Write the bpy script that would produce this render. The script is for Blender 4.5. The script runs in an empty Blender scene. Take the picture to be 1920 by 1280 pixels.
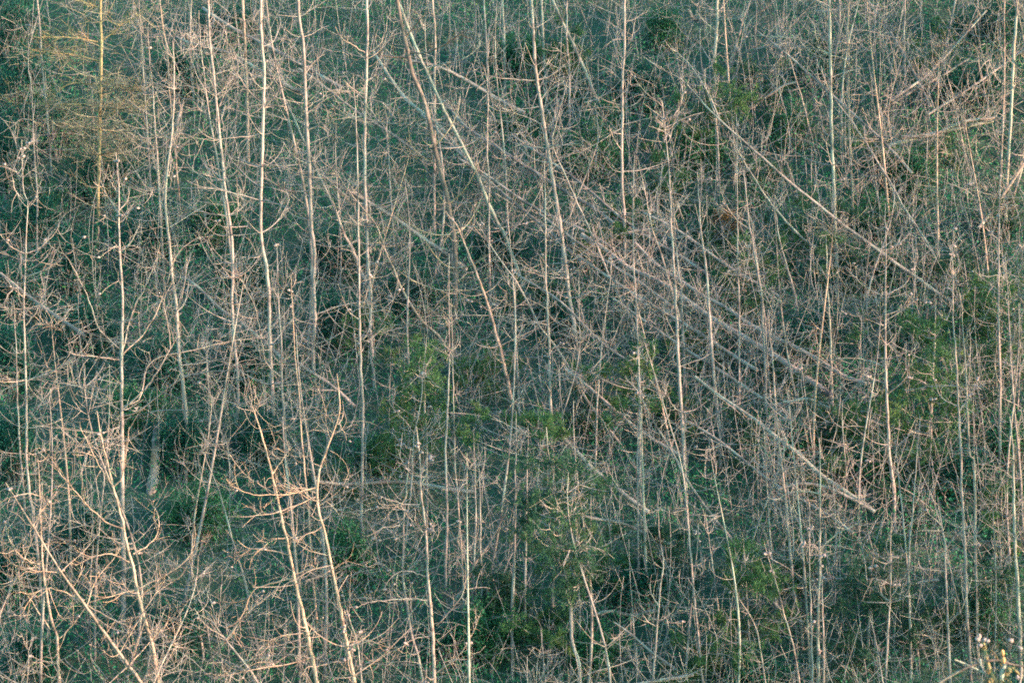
import bpy, math, random
import numpy as np

random.seed(7)
rng = np.random.default_rng(7)
scene = bpy.context.scene
COL = scene.collection

# ------------------------------------------------------------------ camera, light, exposure
FPX = 6720.0                      # focal length in photograph pixels (1920 wide)
cam_d = bpy.data.cameras.new("camera")
cam_d.sensor_width = 36.0
cam_d.lens = 36.0 * FPX / 1920.0
cam_d.clip_start = 0.5
cam_d.clip_end = 2000.0
cam_d.dof.use_dof = True
cam_d.dof.focus_distance = 69.0
cam_d.dof.aperture_fstop = 2.2
cam = bpy.data.objects.new("camera", cam_d)
COL.objects.link(cam)
cam.location = (0, 0, 0)
cam.rotation_euler = (math.radians(90), 0, 0)
scene.camera = cam

SUN_AZ = math.radians(72)         # to the right of straight behind the camera
SUN_EL = math.radians(7.5)
sd = np.array([math.sin(SUN_AZ) * math.cos(SUN_EL), -math.cos(SUN_AZ) * math.cos(SUN_EL), math.sin(SUN_EL)])
world = bpy.data.worlds.new("World")
scene.world = world
world.use_nodes = True
nt = world.node_tree
nt.nodes.clear()
sky = nt.nodes.new("ShaderNodeTexSky")
sky.sky_type = 'NISHITA'
sky.sun_disc = False
sky.sun_elevation = SUN_EL
sky.sun_rotation = math.atan2(sd[0], sd[1])
sky.ozone_density = 2.5
bg = nt.nodes.new("ShaderNodeBackground")
bg.inputs[1].default_value = 0.15
wo = nt.nodes.new("ShaderNodeOutputWorld")
tint = nt.nodes.new("ShaderNodeMix"); tint.data_type = 'RGBA'; tint.blend_type = 'MULTIPLY'
tint.inputs[0].default_value = 1.0
tint.inputs[7].default_value = (0.82, 1.05, 0.94, 1)      # a slightly green evening sky
nt.links.new(sky.outputs[0], tint.inputs[6])
nt.links.new(tint.outputs[2], bg.inputs[0])
nt.links.new(bg.outputs[0], wo.inputs[0])
sl = bpy.data.lights.new("sun", 'SUN')
sl.energy = 2.6
sl.angle = math.radians(0.8)
sl.color = (1.0, 0.58, 0.44)
sun = bpy.data.objects.new("sun", sl)
COL.objects.link(sun)
from mathutils import Vector
sun.rotation_euler = Vector(tuple(sd)).to_track_quat('Z', 'Y').to_euler()

vs = scene.view_settings
vs.view_transform = 'Standard'
vs.look = 'None'
vs.exposure = 3.1
vs.gamma = 1.0
scene.cycles.max_bounces = 5
scene.cycles.diffuse_bounces = 3
scene.cycles.glossy_bounces = 1
scene.cycles.transmission_bounces = 2
scene.cycles.transparent_max_bounces = 4
scene.cycles.use_denoising = False
scene.cycles.filter_width = 1.8
scene.cycles.volume_bounces = 0
scene.cycles.caustics_reflective = False
scene.cycles.caustics_refractive = False

# ------------------------------------------------------------------ helpers
SLOPE, Y0 = 0.80, 70.0

class Noise:
    """smooth lattice value noise"""
    def __init__(s, seed):
        s.t = np.random.default_rng(seed).random((64, 64))
    def __call__(s, x, y, f):
        x = np.asarray(x) * f + 1000.0; y = np.asarray(y) * f + 1000.0
        i = np.floor(x).astype(int); j = np.floor(y).astype(int)
        u = x - i; v = y - j
        u = u * u * (3 - 2 * u); v = v * v * (3 - 2 * v)
        t = s.t
        a = t[i % 64, j % 64]; b = t[(i + 1) % 64, j % 64]
        c = t[i % 64, (j + 1) % 64]; d = t[(i + 1) % 64, (j + 1) % 64]
        return (a * (1 - u) + b * u) * (1 - v) + (c * (1 - u) + d * u) * v
n1, n2, n3, n4 = Noise(1), Noise(2), Noise(3), Noise(4)

def ground_z(x, y):
    x = np.asarray(x, float); y = np.asarray(y, float)
    z = (y - Y0) * SLOPE
    z = z + (n1(x, y, 0.12) - .5) * 1.0 + (n2(x, y, 0.5) - .5) * 0.35
    lo = -26.0
    z = np.where(z < lo + 6, lo + 6 * np.exp(np.minimum((z - lo - 6) / 6, 0)), z)
    hi = 44.0
    z = np.where(z > hi - 8, hi - 8 * np.exp(np.minimum(-(z - hi + 8) / 8, 0)), z)
    return z

def ground_depth(py):
    """distance at which the plain slope appears on photograph row py"""
    return SLOPE * Y0 / (SLOPE - (640.0 - py) / FPX)

def at(px, py, Y):
    return np.array([(px - 960.0) / FPX * Y, Y, (640.0 - py) / FPX * Y])

def mesh_from(name, V, F, mat, smooth=True):
    """V (n,3), F (m,3|4) arrays"""
    me = bpy.data.meshes.new(name)
    V = np.ascontiguousarray(V, np.float32); F = np.ascontiguousarray(F, np.int32)
    m, k = F.shape
    me.vertices.add(len(V)); me.vertices.foreach_set("co", V.ravel())
    me.loops.add(m * k); me.loops.foreach_set("vertex_index", F.ravel())
    me.polygons.add(m)
    me.polygons.foreach_set("loop_start", np.arange(0, m * k, k, dtype=np.int32))
    me.polygons.foreach_set("loop_total", np.full(m, k, np.int32))
    me.polygons.foreach_set("use_smooth", np.full(m, smooth))
    me.update(calc_edges=True)
    if mat: me.materials.append(mat)
    return me

def obj(name, me, parent=None, loc=None):
    o = bpy.data.objects.new(name, me)
    COL.objects.link(o)
    if parent is not None: o.parent = parent
    if loc is not None: o.location = tuple(float(v) for v in loc)
    return o

def tag(o, label=None, cat=None, group=None, kind=None):
    if label: o["label"] = label
    if cat: o["category"] = cat
    if group: o["group"] = group
    if kind: o["kind"] = kind
    return o

def thing(name, label, cat, loc, group=None):
    o = obj(name, None, None, loc)
    o.empty_display_size = 0.2
    return tag(o, label, cat, group)

def unit(v):
    return v / np.maximum(np.linalg.norm(v, axis=-1, keepdims=True), 1e-9)

def tubes(P, R, sides=3):
    """P (N,K,3) centre lines, R (N,K) radii -> verts, quads (open tubes)"""
    N, K, _ = P.shape
    T = np.empty_like(P)
    T[:, 1:-1] = P[:, 2:] - P[:, :-2]; T[:, 0] = P[:, 1] - P[:, 0]; T[:, -1] = P[:, -1] - P[:, -2]
    T = unit(T)
    m = unit(P[:, -1] - P[:, 0] + 1e-6)
    ref = np.zeros((N, 3)); ref[np.arange(N), np.argmin(np.abs(m), axis=1)] = 1.0
    A = unit(np.cross(T, ref[:, None, :])); B = np.cross(T, A)
    ang = np.arange(sides) * 2 * math.pi / sides
    V = P[:, :, None, :] + R[:, :, None, None] * (A[:, :, None, :] * np.cos(ang)[None, None, :, None] + B[:, :, None, :] * np.sin(ang)[None, None, :, None])
    idx = np.arange(N * K * sides).reshape(N, K, sides)
    a = idx[:, :-1, :]; b = np.roll(idx, -1, axis=2)[:, :-1, :]
    c = np.roll(idx, -1, axis=2)[:, 1:, :]; d = idx[:, 1:, :]
    F = np.stack([a, b, c, d], axis=-1).reshape(-1, 4)
    return V.reshape(-1, 3), F

class MB:
    def __init__(s): s.V = []; s.F = []; s.n = 0
    def add(s, V, F):
        if len(V): s.V.append(V); s.F.append(F + s.n); s.n += len(V)
    def mesh(s, name, mat, smooth=True):
        return mesh_from(name, np.concatenate(s.V), np.concatenate(s.F), mat, smooth)

def resample(pts, n):
    """Catmull-Rom through pts (k,d), n points evenly by length"""
    p = np.asarray(pts, float)
    if len(p) == 2:
        t = np.linspace(0, 1, n)[:, None]
        return p[0] * (1 - t) + p[1] * t
    q = np.vstack([2 * p[0] - p[1], p, 2 * p[-1] - p[-2]])
    out = []
    for i in range(1, len(q) - 2):
        t = np.linspace(0, 1, 12, endpoint=False)[:, None]
        a, b, c, d = q[i - 1], q[i], q[i + 1], q[i + 2]
        out.append(.5 * (2 * b + (c - a) * t + (2 * a - 5 * b + 4 * c - d) * t ** 2 + (3 * b - a - 3 * c + d) * t ** 3))
    out = np.vstack(out + [p[-1:]])
    s = np.concatenate([[0], np.cumsum(np.linalg.norm(np.diff(out, axis=0), axis=1))])
    u = np.linspace(0, s[-1], n)
    return np.stack([np.interp(u, s, out[:, k]) for k in range(out.shape[1])], axis=1)

# ------------------------------------------------------------------ materials
def node_mat(name):
    m = bpy.data.materials.new(name); m.use_nodes = True
    t = m.node_tree; b = t.nodes["Principled BSDF"]
    b.inputs["Roughness"].default_value = 0.9
    b.inputs["Specular IOR Level"].default_value = 0.15
    return m, t, b

def ramp(t, fac, stops):
    r = t.nodes.new("ShaderNodeValToRGB")
    e = r.color_ramp.elements
    while len(e) > 1: e.remove(e[-1])
    e[0].position = stops[0][0]; e[0].color = (*stops[0][1], 1)
    for p, c in stops[1:]:
        x = e.new(p); x.color = (*c, 1)
    t.links.new(fac, r.inputs[0])
    return r.outputs[0]

def noise(t, vec, scale, detail=3.0, rough=0.6):
    n = t.nodes.new("ShaderNodeTexNoise")
    n.inputs["Scale"].default_value = scale; n.inputs["Detail"].default_value = detail; n.inputs["Roughness"].default_value = rough
    if vec is not None: t.links.new(vec, n.inputs["Vector"])
    return n.outputs["Fac"]

def mix(t, fac, a, b, mode='MIX'):
    m = t.nodes.new("ShaderNodeMix"); m.data_type = 'RGBA'; m.blend_type = mode
    for s, v in ((m.inputs[0], fac), (m.inputs[6], a), (m.inputs[7], b)):
        if isinstance(v, (int, float)): s.default_value = v
        elif isinstance(v, tuple): s.default_value = (*v, 1)
        else: t.links.new(v, s)
    return m.outputs[2]

def bark_mat(name, stops, lichen, lichen_amt, ring=0.55):
    """scaly bark, lichen patches, dark rings at the branch whorls"""
    m, t, b = node_mat(name)
    tc = t.nodes.new("ShaderNodeTexCoord").outputs["Object"]
    oi = t.nodes.new("ShaderNodeObjectInfo").outputs["Random"]
    mp = t.nodes.new("ShaderNodeMapping"); mp.inputs["Scale"].default_value = (1, 1, 0.45)
    t.links.new(tc, mp.inputs["Vector"])
    ofs = t.nodes.new("ShaderNodeVectorMath"); ofs.operation = 'MULTIPLY_ADD'
    ofs.inputs[1].default_value = (37, 19, 53)
    cmb = t.nodes.new("ShaderNodeCombineXYZ")
    for k in range(3): t.links.new(oi, cmb.inputs[k])
    t.links.new(cmb.outputs[0], ofs.inputs[0]); t.links.new(mp.outputs[0], ofs.inputs[2])
    v = ofs.outputs[0]
    base = ramp(t, noise(t, v, 7.0, 5, .7), stops)
    tone = ramp(t, oi, [(0, (.78, .77, .76)), (.5, (1, .97, .94)), (1, (1.12, 1.02, .92))])
    base = mix(t, 1.0, base, tone, 'MULTIPLY')
    lf = ramp(t, noise(t, v, 3.0, 4, .65), [(max(0, .62 - lichen_amt * .35), (0, 0, 0)), (min(1, .72 - lichen_amt * .2), (1, 1, 1))])
    c = mix(t, lf, base, lichen)
    mr = t.nodes.new("ShaderNodeMapping"); mr.inputs["Scale"].default_value = (.25, .25, 2.0)
    t.links.new(ofs.outputs[0], mr.inputs["Vector"])
    kn = ramp(t, noise(t, mr.outputs[0], 4.0, 3, .55), [(.56, (1, 1, 1)), (.66, (1 - ring, 1 - ring, 1 - ring * .95))])
    c = mix(t, 1.0, c, kn, 'MULTIPLY')
    t.links.new(c, b.inputs["Base Color"])
    bp = t.nodes.new("ShaderNodeBump"); bp.inputs["Strength"].default_value = 0.6; bp.inputs["Distance"].default_value = 0.02
    t.links.new(noise(t, v, 26.0, 3, .6), bp.inputs["Height"]); t.links.new(bp.outputs[0], b.inputs["Normal"])
    return m

M = {}
M['pale'] = bark_mat("pale_bark", [(.3, (.13, .116, .107)), (.5, (.235, .215, .20)), (.72, (.32, .295, .275))], (.24, .27, .235), .28)
M['orange'] = bark_mat("sunlit_warm_bark", [(.3, (.17, .13, .10)), (.5, (.30, .245, .20)), (.72, (.38, .33, .275))], (.28, .30, .23), .12)  # warm low sunlight put into the bark colour of the lit trunks
M['grey'] = bark_mat("grey_shade_bark", [(.3, (.105, .10, .097)), (.5, (.18, .173, .165)), (.72, (.25, .24, .228))], (.24, .275, .24), .35)  # shade put into the colour of unlit trunks; plain grey logs share it
M['dark'] = bark_mat("dark_bark", [(.3, (.07, .062, .056)), (.5, (.13, .112, .10)), (.72, (.20, .175, .155))], (.20, .23, .19), .2)
M['weathered'] = bark_mat("weathered_wood", [(.3, (.13, .12, .11)), (.48, (.25, .245, .235)), (.72, (.34, .335, .32))], (.22, .15, .10), .35, .5)
M['lichen'] = bark_mat("lichen_bark", [(.3, (.13, .117, .103)), (.5, (.215, .20, .175)), (.72, (.28, .265, .235))], (.235, .275, .225), .7)
M['mossy'] = bark_mat("mossy_bark", [(.3, (.13, .10, .06)), (.5, (.23, .18, .10)), (.72, (.28, .24, .16))], (.20, .205, .11), .7)

def twig_mat(name, stops):
    m, t, b = node_mat(name)
    tc = t.nodes.new("ShaderNodeTexCoord").outputs["Object"]
    c = ramp(t, noise(t, tc, 2.2, 4, .7), stops)
    oi = t.nodes.new("ShaderNodeObjectInfo").outputs["Random"]
    c = mix(t, 1.0, c, ramp(t, oi, [(0, (.8, .8, .8)), (1, (1.1, 1.03, .97))]), 'MULTIPLY')
    t.links.new(c, b.inputs["Base Color"])
    return m
M['twig'] = twig_mat("bare_twig", [(.30, (.10, .095, .092)), (.45, (.215, .205, .192)), (.58, (.295, .283, .268)), (.70, (.24, .275, .245))])
M['twig_warm'] = twig_mat("warm_twig", [(.30, (.12, .10, .085)), (.45, (.25, .215, .185)), (.6, (.32, .285, .25)), (.72, (.26, .28, .235))])  # twigs of the lit trunks, tinted with the same sunlit warmth
M['twig_moss'] = twig_mat("mossy_twig", [(.30, (.09, .085, .06)), (.45, (.17, .17, .125)), (.6, (.22, .24, .195)), (.72, (.20, .18, .09))])
M['brush'] = twig_mat("dead_brush", [(.32, (.10, .10, .098)), (.45, (.215, .212, .205)), (.57, (.29, .288, .275)), (.68, (.24, .28, .255))])

def leaf_mat(name, stops, trans=0.25):
    m, t, b = node_mat(name)
    tc = t.nodes.new("ShaderNodeTexCoord").outputs["Object"]
    c = ramp(t, noise(t, tc, 0.9, 5, .7), stops)
    c = mix(t, 1.0, c, ramp(t, noise(t, tc, 23.0, 2, .5), [(.3, (.6, .6, .6)), (.7, (1.35, 1.35, 1.3))]), 'MULTIPLY')
    t.links.new(c, b.inputs["Base Color"])
    b.inputs["Roughness"].default_value = 0.8
    b.inputs["Specular IOR Level"].default_value = 0.08
    tr = t.nodes.new("ShaderNodeBsdfTranslucent"); t.links.new(c, tr.inputs[0])
    ms = t.nodes.new("ShaderNodeMixShader"); ms.inputs[0].default_value = trans
    t.links.new(b.outputs[0], ms.inputs[1]); t.links.new(tr.outputs[0], ms.inputs[2])
    t.links.new(ms.outputs[0], t.nodes["Material Output"].inputs[0])
    return m
M['under'] = leaf_mat("undergrowth_leaf", [(.3, (.012, .085, .056)), (.46, (.026, .16, .088)), (.6, (.055, .215, .095)), (.72, (.12, .23, .075))])
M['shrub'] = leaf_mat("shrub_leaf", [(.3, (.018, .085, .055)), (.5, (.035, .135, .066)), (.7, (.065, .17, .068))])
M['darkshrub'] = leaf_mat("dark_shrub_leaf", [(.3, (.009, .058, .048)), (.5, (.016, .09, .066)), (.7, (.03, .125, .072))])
M['needle'] = leaf_mat("pine_needle", [(.3, (.03, .09, .05)), (.5, (.055, .13, .055)), (.64, (.10, .15, .055)), (.74, (.22, .155, .055))])
M['needle_dark'] = leaf_mat("dark_pine_needle", [(.3, (.022, .066, .05)), (.5, (.04, .10, .058)), (.68, (.072, .125, .056)), (.78, (.16, .13, .055))])
M['needle_dead'] = leaf_mat("dead_pine_needle", [(.3, (.16, .09, .045)), (.6, (.30, .17, .085))])

m, t, b = node_mat("cone_scales")
tc = t.nodes.new("ShaderNodeTexCoord").outputs["Object"]
t.links.new(ramp(t, noise(t, tc, 30, 3), [(.35, (.14, .12, .115)), (.55, (.28, .25, .24)), (.7, (.35, .32, .31))]), b.inputs["Base Color"])
M['cone'] = m
m, t, b = node_mat("orange_cone_scales")
t.links.new(ramp(t, noise(t, t.nodes.new("ShaderNodeTexCoord").outputs["Object"], 40, 3), [(.35, (.30, .15, .06)), (.6, (.62, .36, .17))]), b.inputs["Base Color"])
M['cone_orange'] = m
m, t, b = node_mat("forest_soil")
tc = t.nodes.new("ShaderNodeTexCoord").outputs["Object"]
c = ramp(t, noise(t, tc, 1.3, 6, .7), [(.3, (.02, .055, .042)), (.5, (.035, .08, .055)), (.62, (.065, .085, .06)), (.75, (.05, .10, .06))])
t.links.new(c, b.inputs["Base Color"])
bp = t.nodes.new("ShaderNodeBump"); bp.inputs["Distance"].default_value = .1
t.links.new(noise(t, tc, 9, 4), bp.inputs["Height"]); t.links.new(bp.outputs[0], b.inputs["Normal"])
M['soil'] = m
# ------------------------------------------------------------------ the standing and leaning trees
# (label, trunk width, bark, centre line from tip to foot as "x,y x,y", options); centre lines are given as the
# photograph shows them and set on the slope at the depth of the tree's foot (b: row of the foot; up: row the
# trunk is carried on to above; c: branches, L: their length, cs: where the crown starts, k: cones)
TREES = [
# ---- left third
("yellow mossy trunk with level mossy boughs in the dark upper left corner", 8, 'mossy', "188,0 190,84 189,168 187,218 186,289 184,360", dict(up=-260, b=470, c=1.3, L=120, tw='twig_moss', moss=1,
  lim=["185,15 161,5 141,0", "183,44 171,40 151,45", "184,79 134,71 77,69", "185,114 134,102 94,99 67,91", "190,77 208,64 228,47 279,20", "183,161 144,156 101,168 67,178", "185,198 134,195 80,194 27,193", "189,150 215,155 250,170", "188,200 225,205 262,200"])),
("thin sapling with a cone-tipped leader left of the mossy trunk", 4.5, 'pale', "55,47 53,87 54,131 59,168 62,235 66,319 70,370 69,430", dict(b=560, c=.8, L=60, k=3)),
("blue-grey trunk behind the thin sapling beside the mossy tree", 5.5, 'grey', "70,0 76,67 80,134 89,218", dict(up=-120, b=380, c=.4, L=60)),
("cone-tipped young pine standing alone against the dark left edge", 6, 'pale', "41,262 41,302 44,359 52,380 50,430 47,509 45,586 47,677 50,761 50,855 55,917 62,968 69,1025", dict(b=1180, c=.5, L=70, k=26, tip=1,
  lim=["46,475 20,462 0,438", "50,475 77,462 107,432 110,415", "48,519 90,502 134,469 188,447", "48,610 67,586 80,553 82,530", "50,714 100,694 144,667 170,640", "50,717 20,725 -10,738", "51,712 20,716 -10,715", "46,560 25,540 8,520", "44,375 30,360 22,330", "53,385 66,370 72,345"])),
("bushy-topped pale trunk just right of the mossy tree", 5.5, 'pale', "277,57 282,128 288,188 291,249 296,309 298,353 302,420", dict(b=560, c=1.3, L=75, k=8)),
("short reddish upper trunk leaning over the bushy-topped pale tree", 5, 'orange', "300,0 304,44 311,77 314,110 318,170", dict(up=-90, b=430, c=.4, L=50)),
("slim bowed trunk with a bright bend beside the splintered snag top", 8.5, 'pale', "324,77 326,134 326,195 322,252 317,292 312,336 310,380 314,425 319,469 324,526 331,576 334,627 336,667 344,727 349,778 351,855 348,891", dict(b=960, c=.5, L=80, cs=.1, k=3)),
("left stem of the close pair of pale stems on the upper left", 6, 'pale', "373,20 376,87 383,141 391,208 401,262 408,302 417,359 424,410", dict(b=690, c=.8, L=80, k=3, lim=["376,110 362,95 352,70 352,50", "391,205 375,190 362,170", "392,215 375,205 363,190"])),
("right stem of the close pair, greying towards its foot", 7, 'pale', "390,0 393,67 400,134 406,195 411,242 417,302 422,356 432,425 437,485 435,559 438,627 445,687 447,744 443,828", dict(up=-80, b=870, c=.6, L=80, lim=["411,200 425,165 437,125", "408,188 395,150 385,140"])),
("orange-lit trunk top hanging from the upper edge left of centre", 8, 'orange', "455,0 458,50 460,94 460,118 462,151 463,202", dict(up=-160, b=330, c=.35, L=60)),
("tall straight pale trunk with J-shaped limbs, lit orange in its middle", 8.5, 'pale', "489,0 490,67 495,128 494,202 492,262 490,336 489,425 492,465 500,499 504,559 505,627 509,694 512,761 511,845", dict(up=-120, b=900, c=.5, L=80, k=4,
  lim=["494,195 464,168 440,128 430,84", "495,148 467,138 447,114 435,112", "495,202 515,199 537,202", "487,393 450,370 423,356 380,352 356,353", "494,205 515,180 528,165 548,160", "490,300 520,312 560,308", "492,250 470,255 440,258 400,263", "493,222 460,215 445,208"])),
("pale trunk leaning to the right that crosses two straight trunks", 7.5, 'pale', "474,81 497,118 531,181 554,228 578,282 598,329 621,376 638,420 648,445 662,469 677,512 687,529", dict(b=600, c=.6, L=75, k=3, tip=1)),
("straight pale trunk crossed by the leaning one, grey-green below", 9, 'pale', "559,0 561,34 568,74 571,134 574,202 578,286 581,353 584,425 590,475 588,526 590,593 587,643 590,704", dict(up=-120, b=740, c=.45, L=80,
  lim=["578,359 537,356 500,336 470,322", "575,245 600,235 640,222", "573,215 605,190 628,178", "571,140 590,115 610,100"])),
("broad grey lower-left trunk forking into long upswept arms", 9.5, 'pale', "217,286 222,336 223,430 226,492 230,576 228,643 228,727 229,855 230,950 232,1035 231,1125", dict(b=1200, c=.35, L=70, k=16, tip=1,
  lim=["229,662 234,640 242,606 255,570 269,546 285,505 295,480 300,455", "230,664 250,645 269,626 285,600 300,570 312,535 330,480 355,455 380,443", "230,768 255,745 275,724 300,690 319,653 336,627 337,610 330,590", "319,653 316,615 308,580 310,555 322,530",
       "226,768 190,750 160,730 130,722 95,715 60,712", "226,674 190,670 160,667 135,663", "228,657 188,620 168,566 148,522 124,482 94,462", "222,400 205,372 190,345 188,315", "223,395 240,375 242,350", "225,470 245,455 262,420", "227,800 190,810 130,805 60,797", "231,780 260,770 300,740 350,705 420,695 490,698", "230,762 262,748 275,690 300,668 345,660 430,640 500,633", "222,360 212,350 205,335"])),
("upright pine with a double leader and drooping brushy boughs in the lower left corner", 9, 'orange', "182,770 188,812 197,850 215,924 230,978 240,1031 250,1065 260,1119 274,1169 286,1210 297,1280", dict(b=1420, c=.7, L=95, k=12, tip=1,
  lim=["255,1105 302,1082 339,1058 359,1035 368,994", "250,1038 279,1021 296,998 297,971 284,941", "258,1105 215,1115 168,1129", "282,1199 309,1172 329,1152", "232,991 202,981 168,951 138,917 114,890 90,850", "211,910 188,877 175,850 150,800", "213,912 228,895 233,870 238,840 241,800", "262,1119 300,1090 330,1085 352,1060", "245,1055 215,1040 185,1040 140,1060", "270,1150 305,1160 332,1158"])),
("orange-lit pine leaning steeply across the lower left corner", 8.5, 'orange', "10,904 50,968 77,1011 101,1052 131,1095 161,1136 191,1179 218,1216 245,1253 268,1285", dict(b=1440, c=.6, L=95, k=10, tip=1,
  lim=["77,1013 50,1025 33,1026 10,1040", "82,1020 100,1016 124,1018", "158,1132 134,1115 91,1102 57,1115", "161,1139 181,1085 215,1045 230,1020", "165,1135 208,1159 255,1179", "215,1213 245,1180 262,1160", "60,985 80,960 110,950", "120,1078 100,1072 60,1070"])),
("grey pine with two crooked side stems along the lower left edge", 7.5, 'orange', "71,860 76,951 79,1052 87,1112 97,1166 107,1196 111,1280", dict(b=1400, c=.7, L=90, k=12, tip=1,
  lim=["77,1072 20,1055 5,1028 5,1000 10,985", "80,1058 50,1050 30,1031 15,1001 10,981", "111,1196 141,1166 161,1136", "94,1179 60,1129 34,1082 27,1060", "75,930 50,925 10,935", "76,960 95,935 108,920"])),
("lean young stem behind the stump with wisps curling off it", 4.5, 'grey', "386,613 388,677 395,744 410,798 427,838 430,870", dict(b=960, c=1.0, L=60, k=10, tip=1)),
("thin grey stem slanting down beside the stump", 5.5, 'grey', "376,832 390,870 410,917 427,978 443,1035 460,1092 470,1150", dict(b=1230, c=.8, L=60, tip=1)),
("pinkish cone-bearing stem leaning at the bottom left of the frame", 7.5, 'pale', "376,1132 406,1176 423,1199 453,1236 484,1280", dict(b=1440, c=.5, L=60, k=14, tip=1,
  lim=["423,1196 386,1172 370,1149 363,1139", "423,1198 464,1149 504,1115 551,1085", "406,1172 402,1150 385,1100", "408,1175 412,1140 415,1095", "450,1240 487,1233 537,1226 584,1232"])),
("orange-lit trunk with long drooping left boughs at the bottom left of centre", 9, 'orange', "467,741 484,794 500,850 517,917 531,984 541,1025 551,1078 568,1149 581,1213 591,1260 595,1285", dict(b=1420, c=.6, L=90, k=14, tip=1,
  lim=["537,1008 514,1011 490,1028 470,1038", "554,1082 514,1092 477,1105 460,1140 435,1190", "571,1186 524,1193 490,1213 470,1236", "554,1075 591,1065 621,1068 650,1050", "518,925 480,905 450,880 430,850", "510,890 530,860 545,840", "545,1040 500,1030 460,1030 420,1045", "585,1232 537,1245 487,1252 400,1270", "575,1190 620,1170 640,1150"])),
("orange-lit trunk with a kinked top just right of the drooping one", 8, 'orange', "632,700 637,768 628,801 610,850 597,890 595,944 608,994 621,1058 632,1112 640,1149 650,1203 660,1253 666,1285", dict(b=1420, c=.55, L=80, k=12, tip=1,
  lim=["592,914 551,924 517,927 477,927 440,914 423,897", "592,931 554,947 524,958 490,965 450,969", "598,947 621,934 640,929 680,905", "615,1041 578,1031 551,1011", "595,925 570,915 540,915 510,895", "605,985 580,1000 540,1010", "636,1130 680,1120 720,1128", "650,1203 690,1200 730,1215"])),
("grey shaded trunk standing behind the two orange-lit trunks at bottom left", 8, 'grey', "530,780 534,855 544,934 551,1011 558,1102 561,1253", dict(b=1290, c=.4, L=60)),
("many-stemmed upright sapling between the straight trunks on the left", 6.5, 'pale', "519,459 522,559 527,643 529,727 534,800 536,860 540,900", dict(b=1010, c=.5, L=60, k=4, tip=1,
  lim=["526,706 500,680 490,640 480,580 455,530 440,500", "524,640 535,600 545,570", "522,560 512,540 508,510", "523,560 535,535 540,490"])),
("slender orange stem beside the many-stemmed sapling", 5, 'orange', "546,506 548,576 554,677 561,744 568,850 578,951 584,1052 591,1136", dict(b=1200, c=.4, L=55, tip=1, k=2)),
("weak grey stem left of the lower-left fork, fading into shade", 5, 'grey', "25,560 30,650 33,760 38,850 45,930", dict(b=1010, c=.8, L=70)),
("thin twisted stem low at the left edge below the alone-standing pine", 5, 'grey', "170,910 173,960 174,1020 169,1095", dict(b=1230, c=.9, L=55, tip=1)),
("hook-topped sapling in the bottom left corner", 4.5, 'pale', "62,1195 55,1215 53,1245 50,1285", dict(b=1430, c=.8, L=50, k=4, tip=1)),
("short pink stem rising right of the double-leader pine", 5, 'pale', "290,1046 296,1085 298,1119 290,1160 283,1195", dict(b=1330, c=.9, L=45, tip=1, k=4)),
# ---- middle
("straight pinkish trunk hung with upswept twigs left of centre at the top", 8, 'pale', "688,10 689,60 687,134 684,218 684,302 685,370 688,430 690,492 695,559 695,627 700,694", dict(up=-100, b=740, c=.8, L=85, k=6,
  lim=["687,101 660,84 640,71 628,50", "689,101 714,81 724,50 726,24", "684,218 640,222 600,225", "687,222 724,232 774,232", "685,178 663,168 645,150"])),
("pale thin trunk standing left of the pinkish one and reaching far lower", 6.5, 'pale', "662,140 667,218 670,302 672,430 673,492 674,576 675,643 677,694 680,761 680,850 679,910 677,968 680,1018", dict(b=1060, c=.55, L=65, k=10, tip=1,
  lim=["676,590 700,585 725,575 745,550 760,530", "676,660 690,640 710,622 725,610", "674,600 655,585 640,560"])),
("dark lichen-crusted old trunk bending down right of the top centre", 11.5, 'dark', "744,0 754,50 764,94 774,141 791,178 805,228 815,275 825,319 835,356 845,403 851,440 854,480 855,526 853,576 850,613", dict(up=-120, b=680, c=.6, L=90, cs=0, tw='twig_moss', ce=.55,
  lim=["765,100 800,98 840,80 885,50", "770,110 720,105 680,100", "760,70 785,40 800,22"])),
("bright lichen-speckled trunk leaning beside the dark old one", 8.5, 'lichen', "752,17 764,50 781,91 798,131 815,168 835,212 855,249 875,289 895,329 915,380 938,427 950,450", dict(up=-40, b=570, c=.5, L=80,
  lim=["843,222 815,225 788,233", "895,329 920,335 950,350", "800,128 830,120 870,110 900,85"])),
("slim vertical trunk right of the dark old trunk", 6, 'pale', "811,0 815,40 816,84 815,134 815,202 815,260", dict(up=-90, b=430, c=.6, L=65)),
("thin pinkish pole with a swollen foot near the top centre", 4.5, 'pale', "917,50 915,134 914,218 913,286 917,336 917,430", dict(b=600, c=.5, L=55, k=3, tip=1)),
("faint grey stem far up the slope left of the top centre", 5, 'grey', "907,0 912,84 914,115", dict(up=-90, b=250, c=.4, L=45)),
("lichen-ringed thin trunk far up the slope at top centre", 7, 'lichen', "941,0 944,50 946,118", dict(up=-90, b=170, c=.3, L=45)),
("curving pale trunk at the centre with level lower limbs", 9, 'pale', "996,0 1001,84 1004,134 1013,188 1020,235 1030,296 1036,336 1045,386 1051,427 1060,492 1068,559 1077,610 1083,653 1088,690", dict(up=-90, b=715, c=.5, L=75, k=8,
  lim=["1004,151 959,149 925,144 895,134", "1018,235 993,222 969,215 942,205", "1023,275 1053,272 1088,269", "1006,150 1035,140 1060,120", "1014,188 1030,165 1045,150", "1028,280 1005,275 980,265"])),
("lichen-grey trunk behind the top of the curving pale one", 6.5, 'lichen', "1015,0 1018,67 1021,111", dict(up=-80, b=190, c=.3, L=45)),
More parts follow.
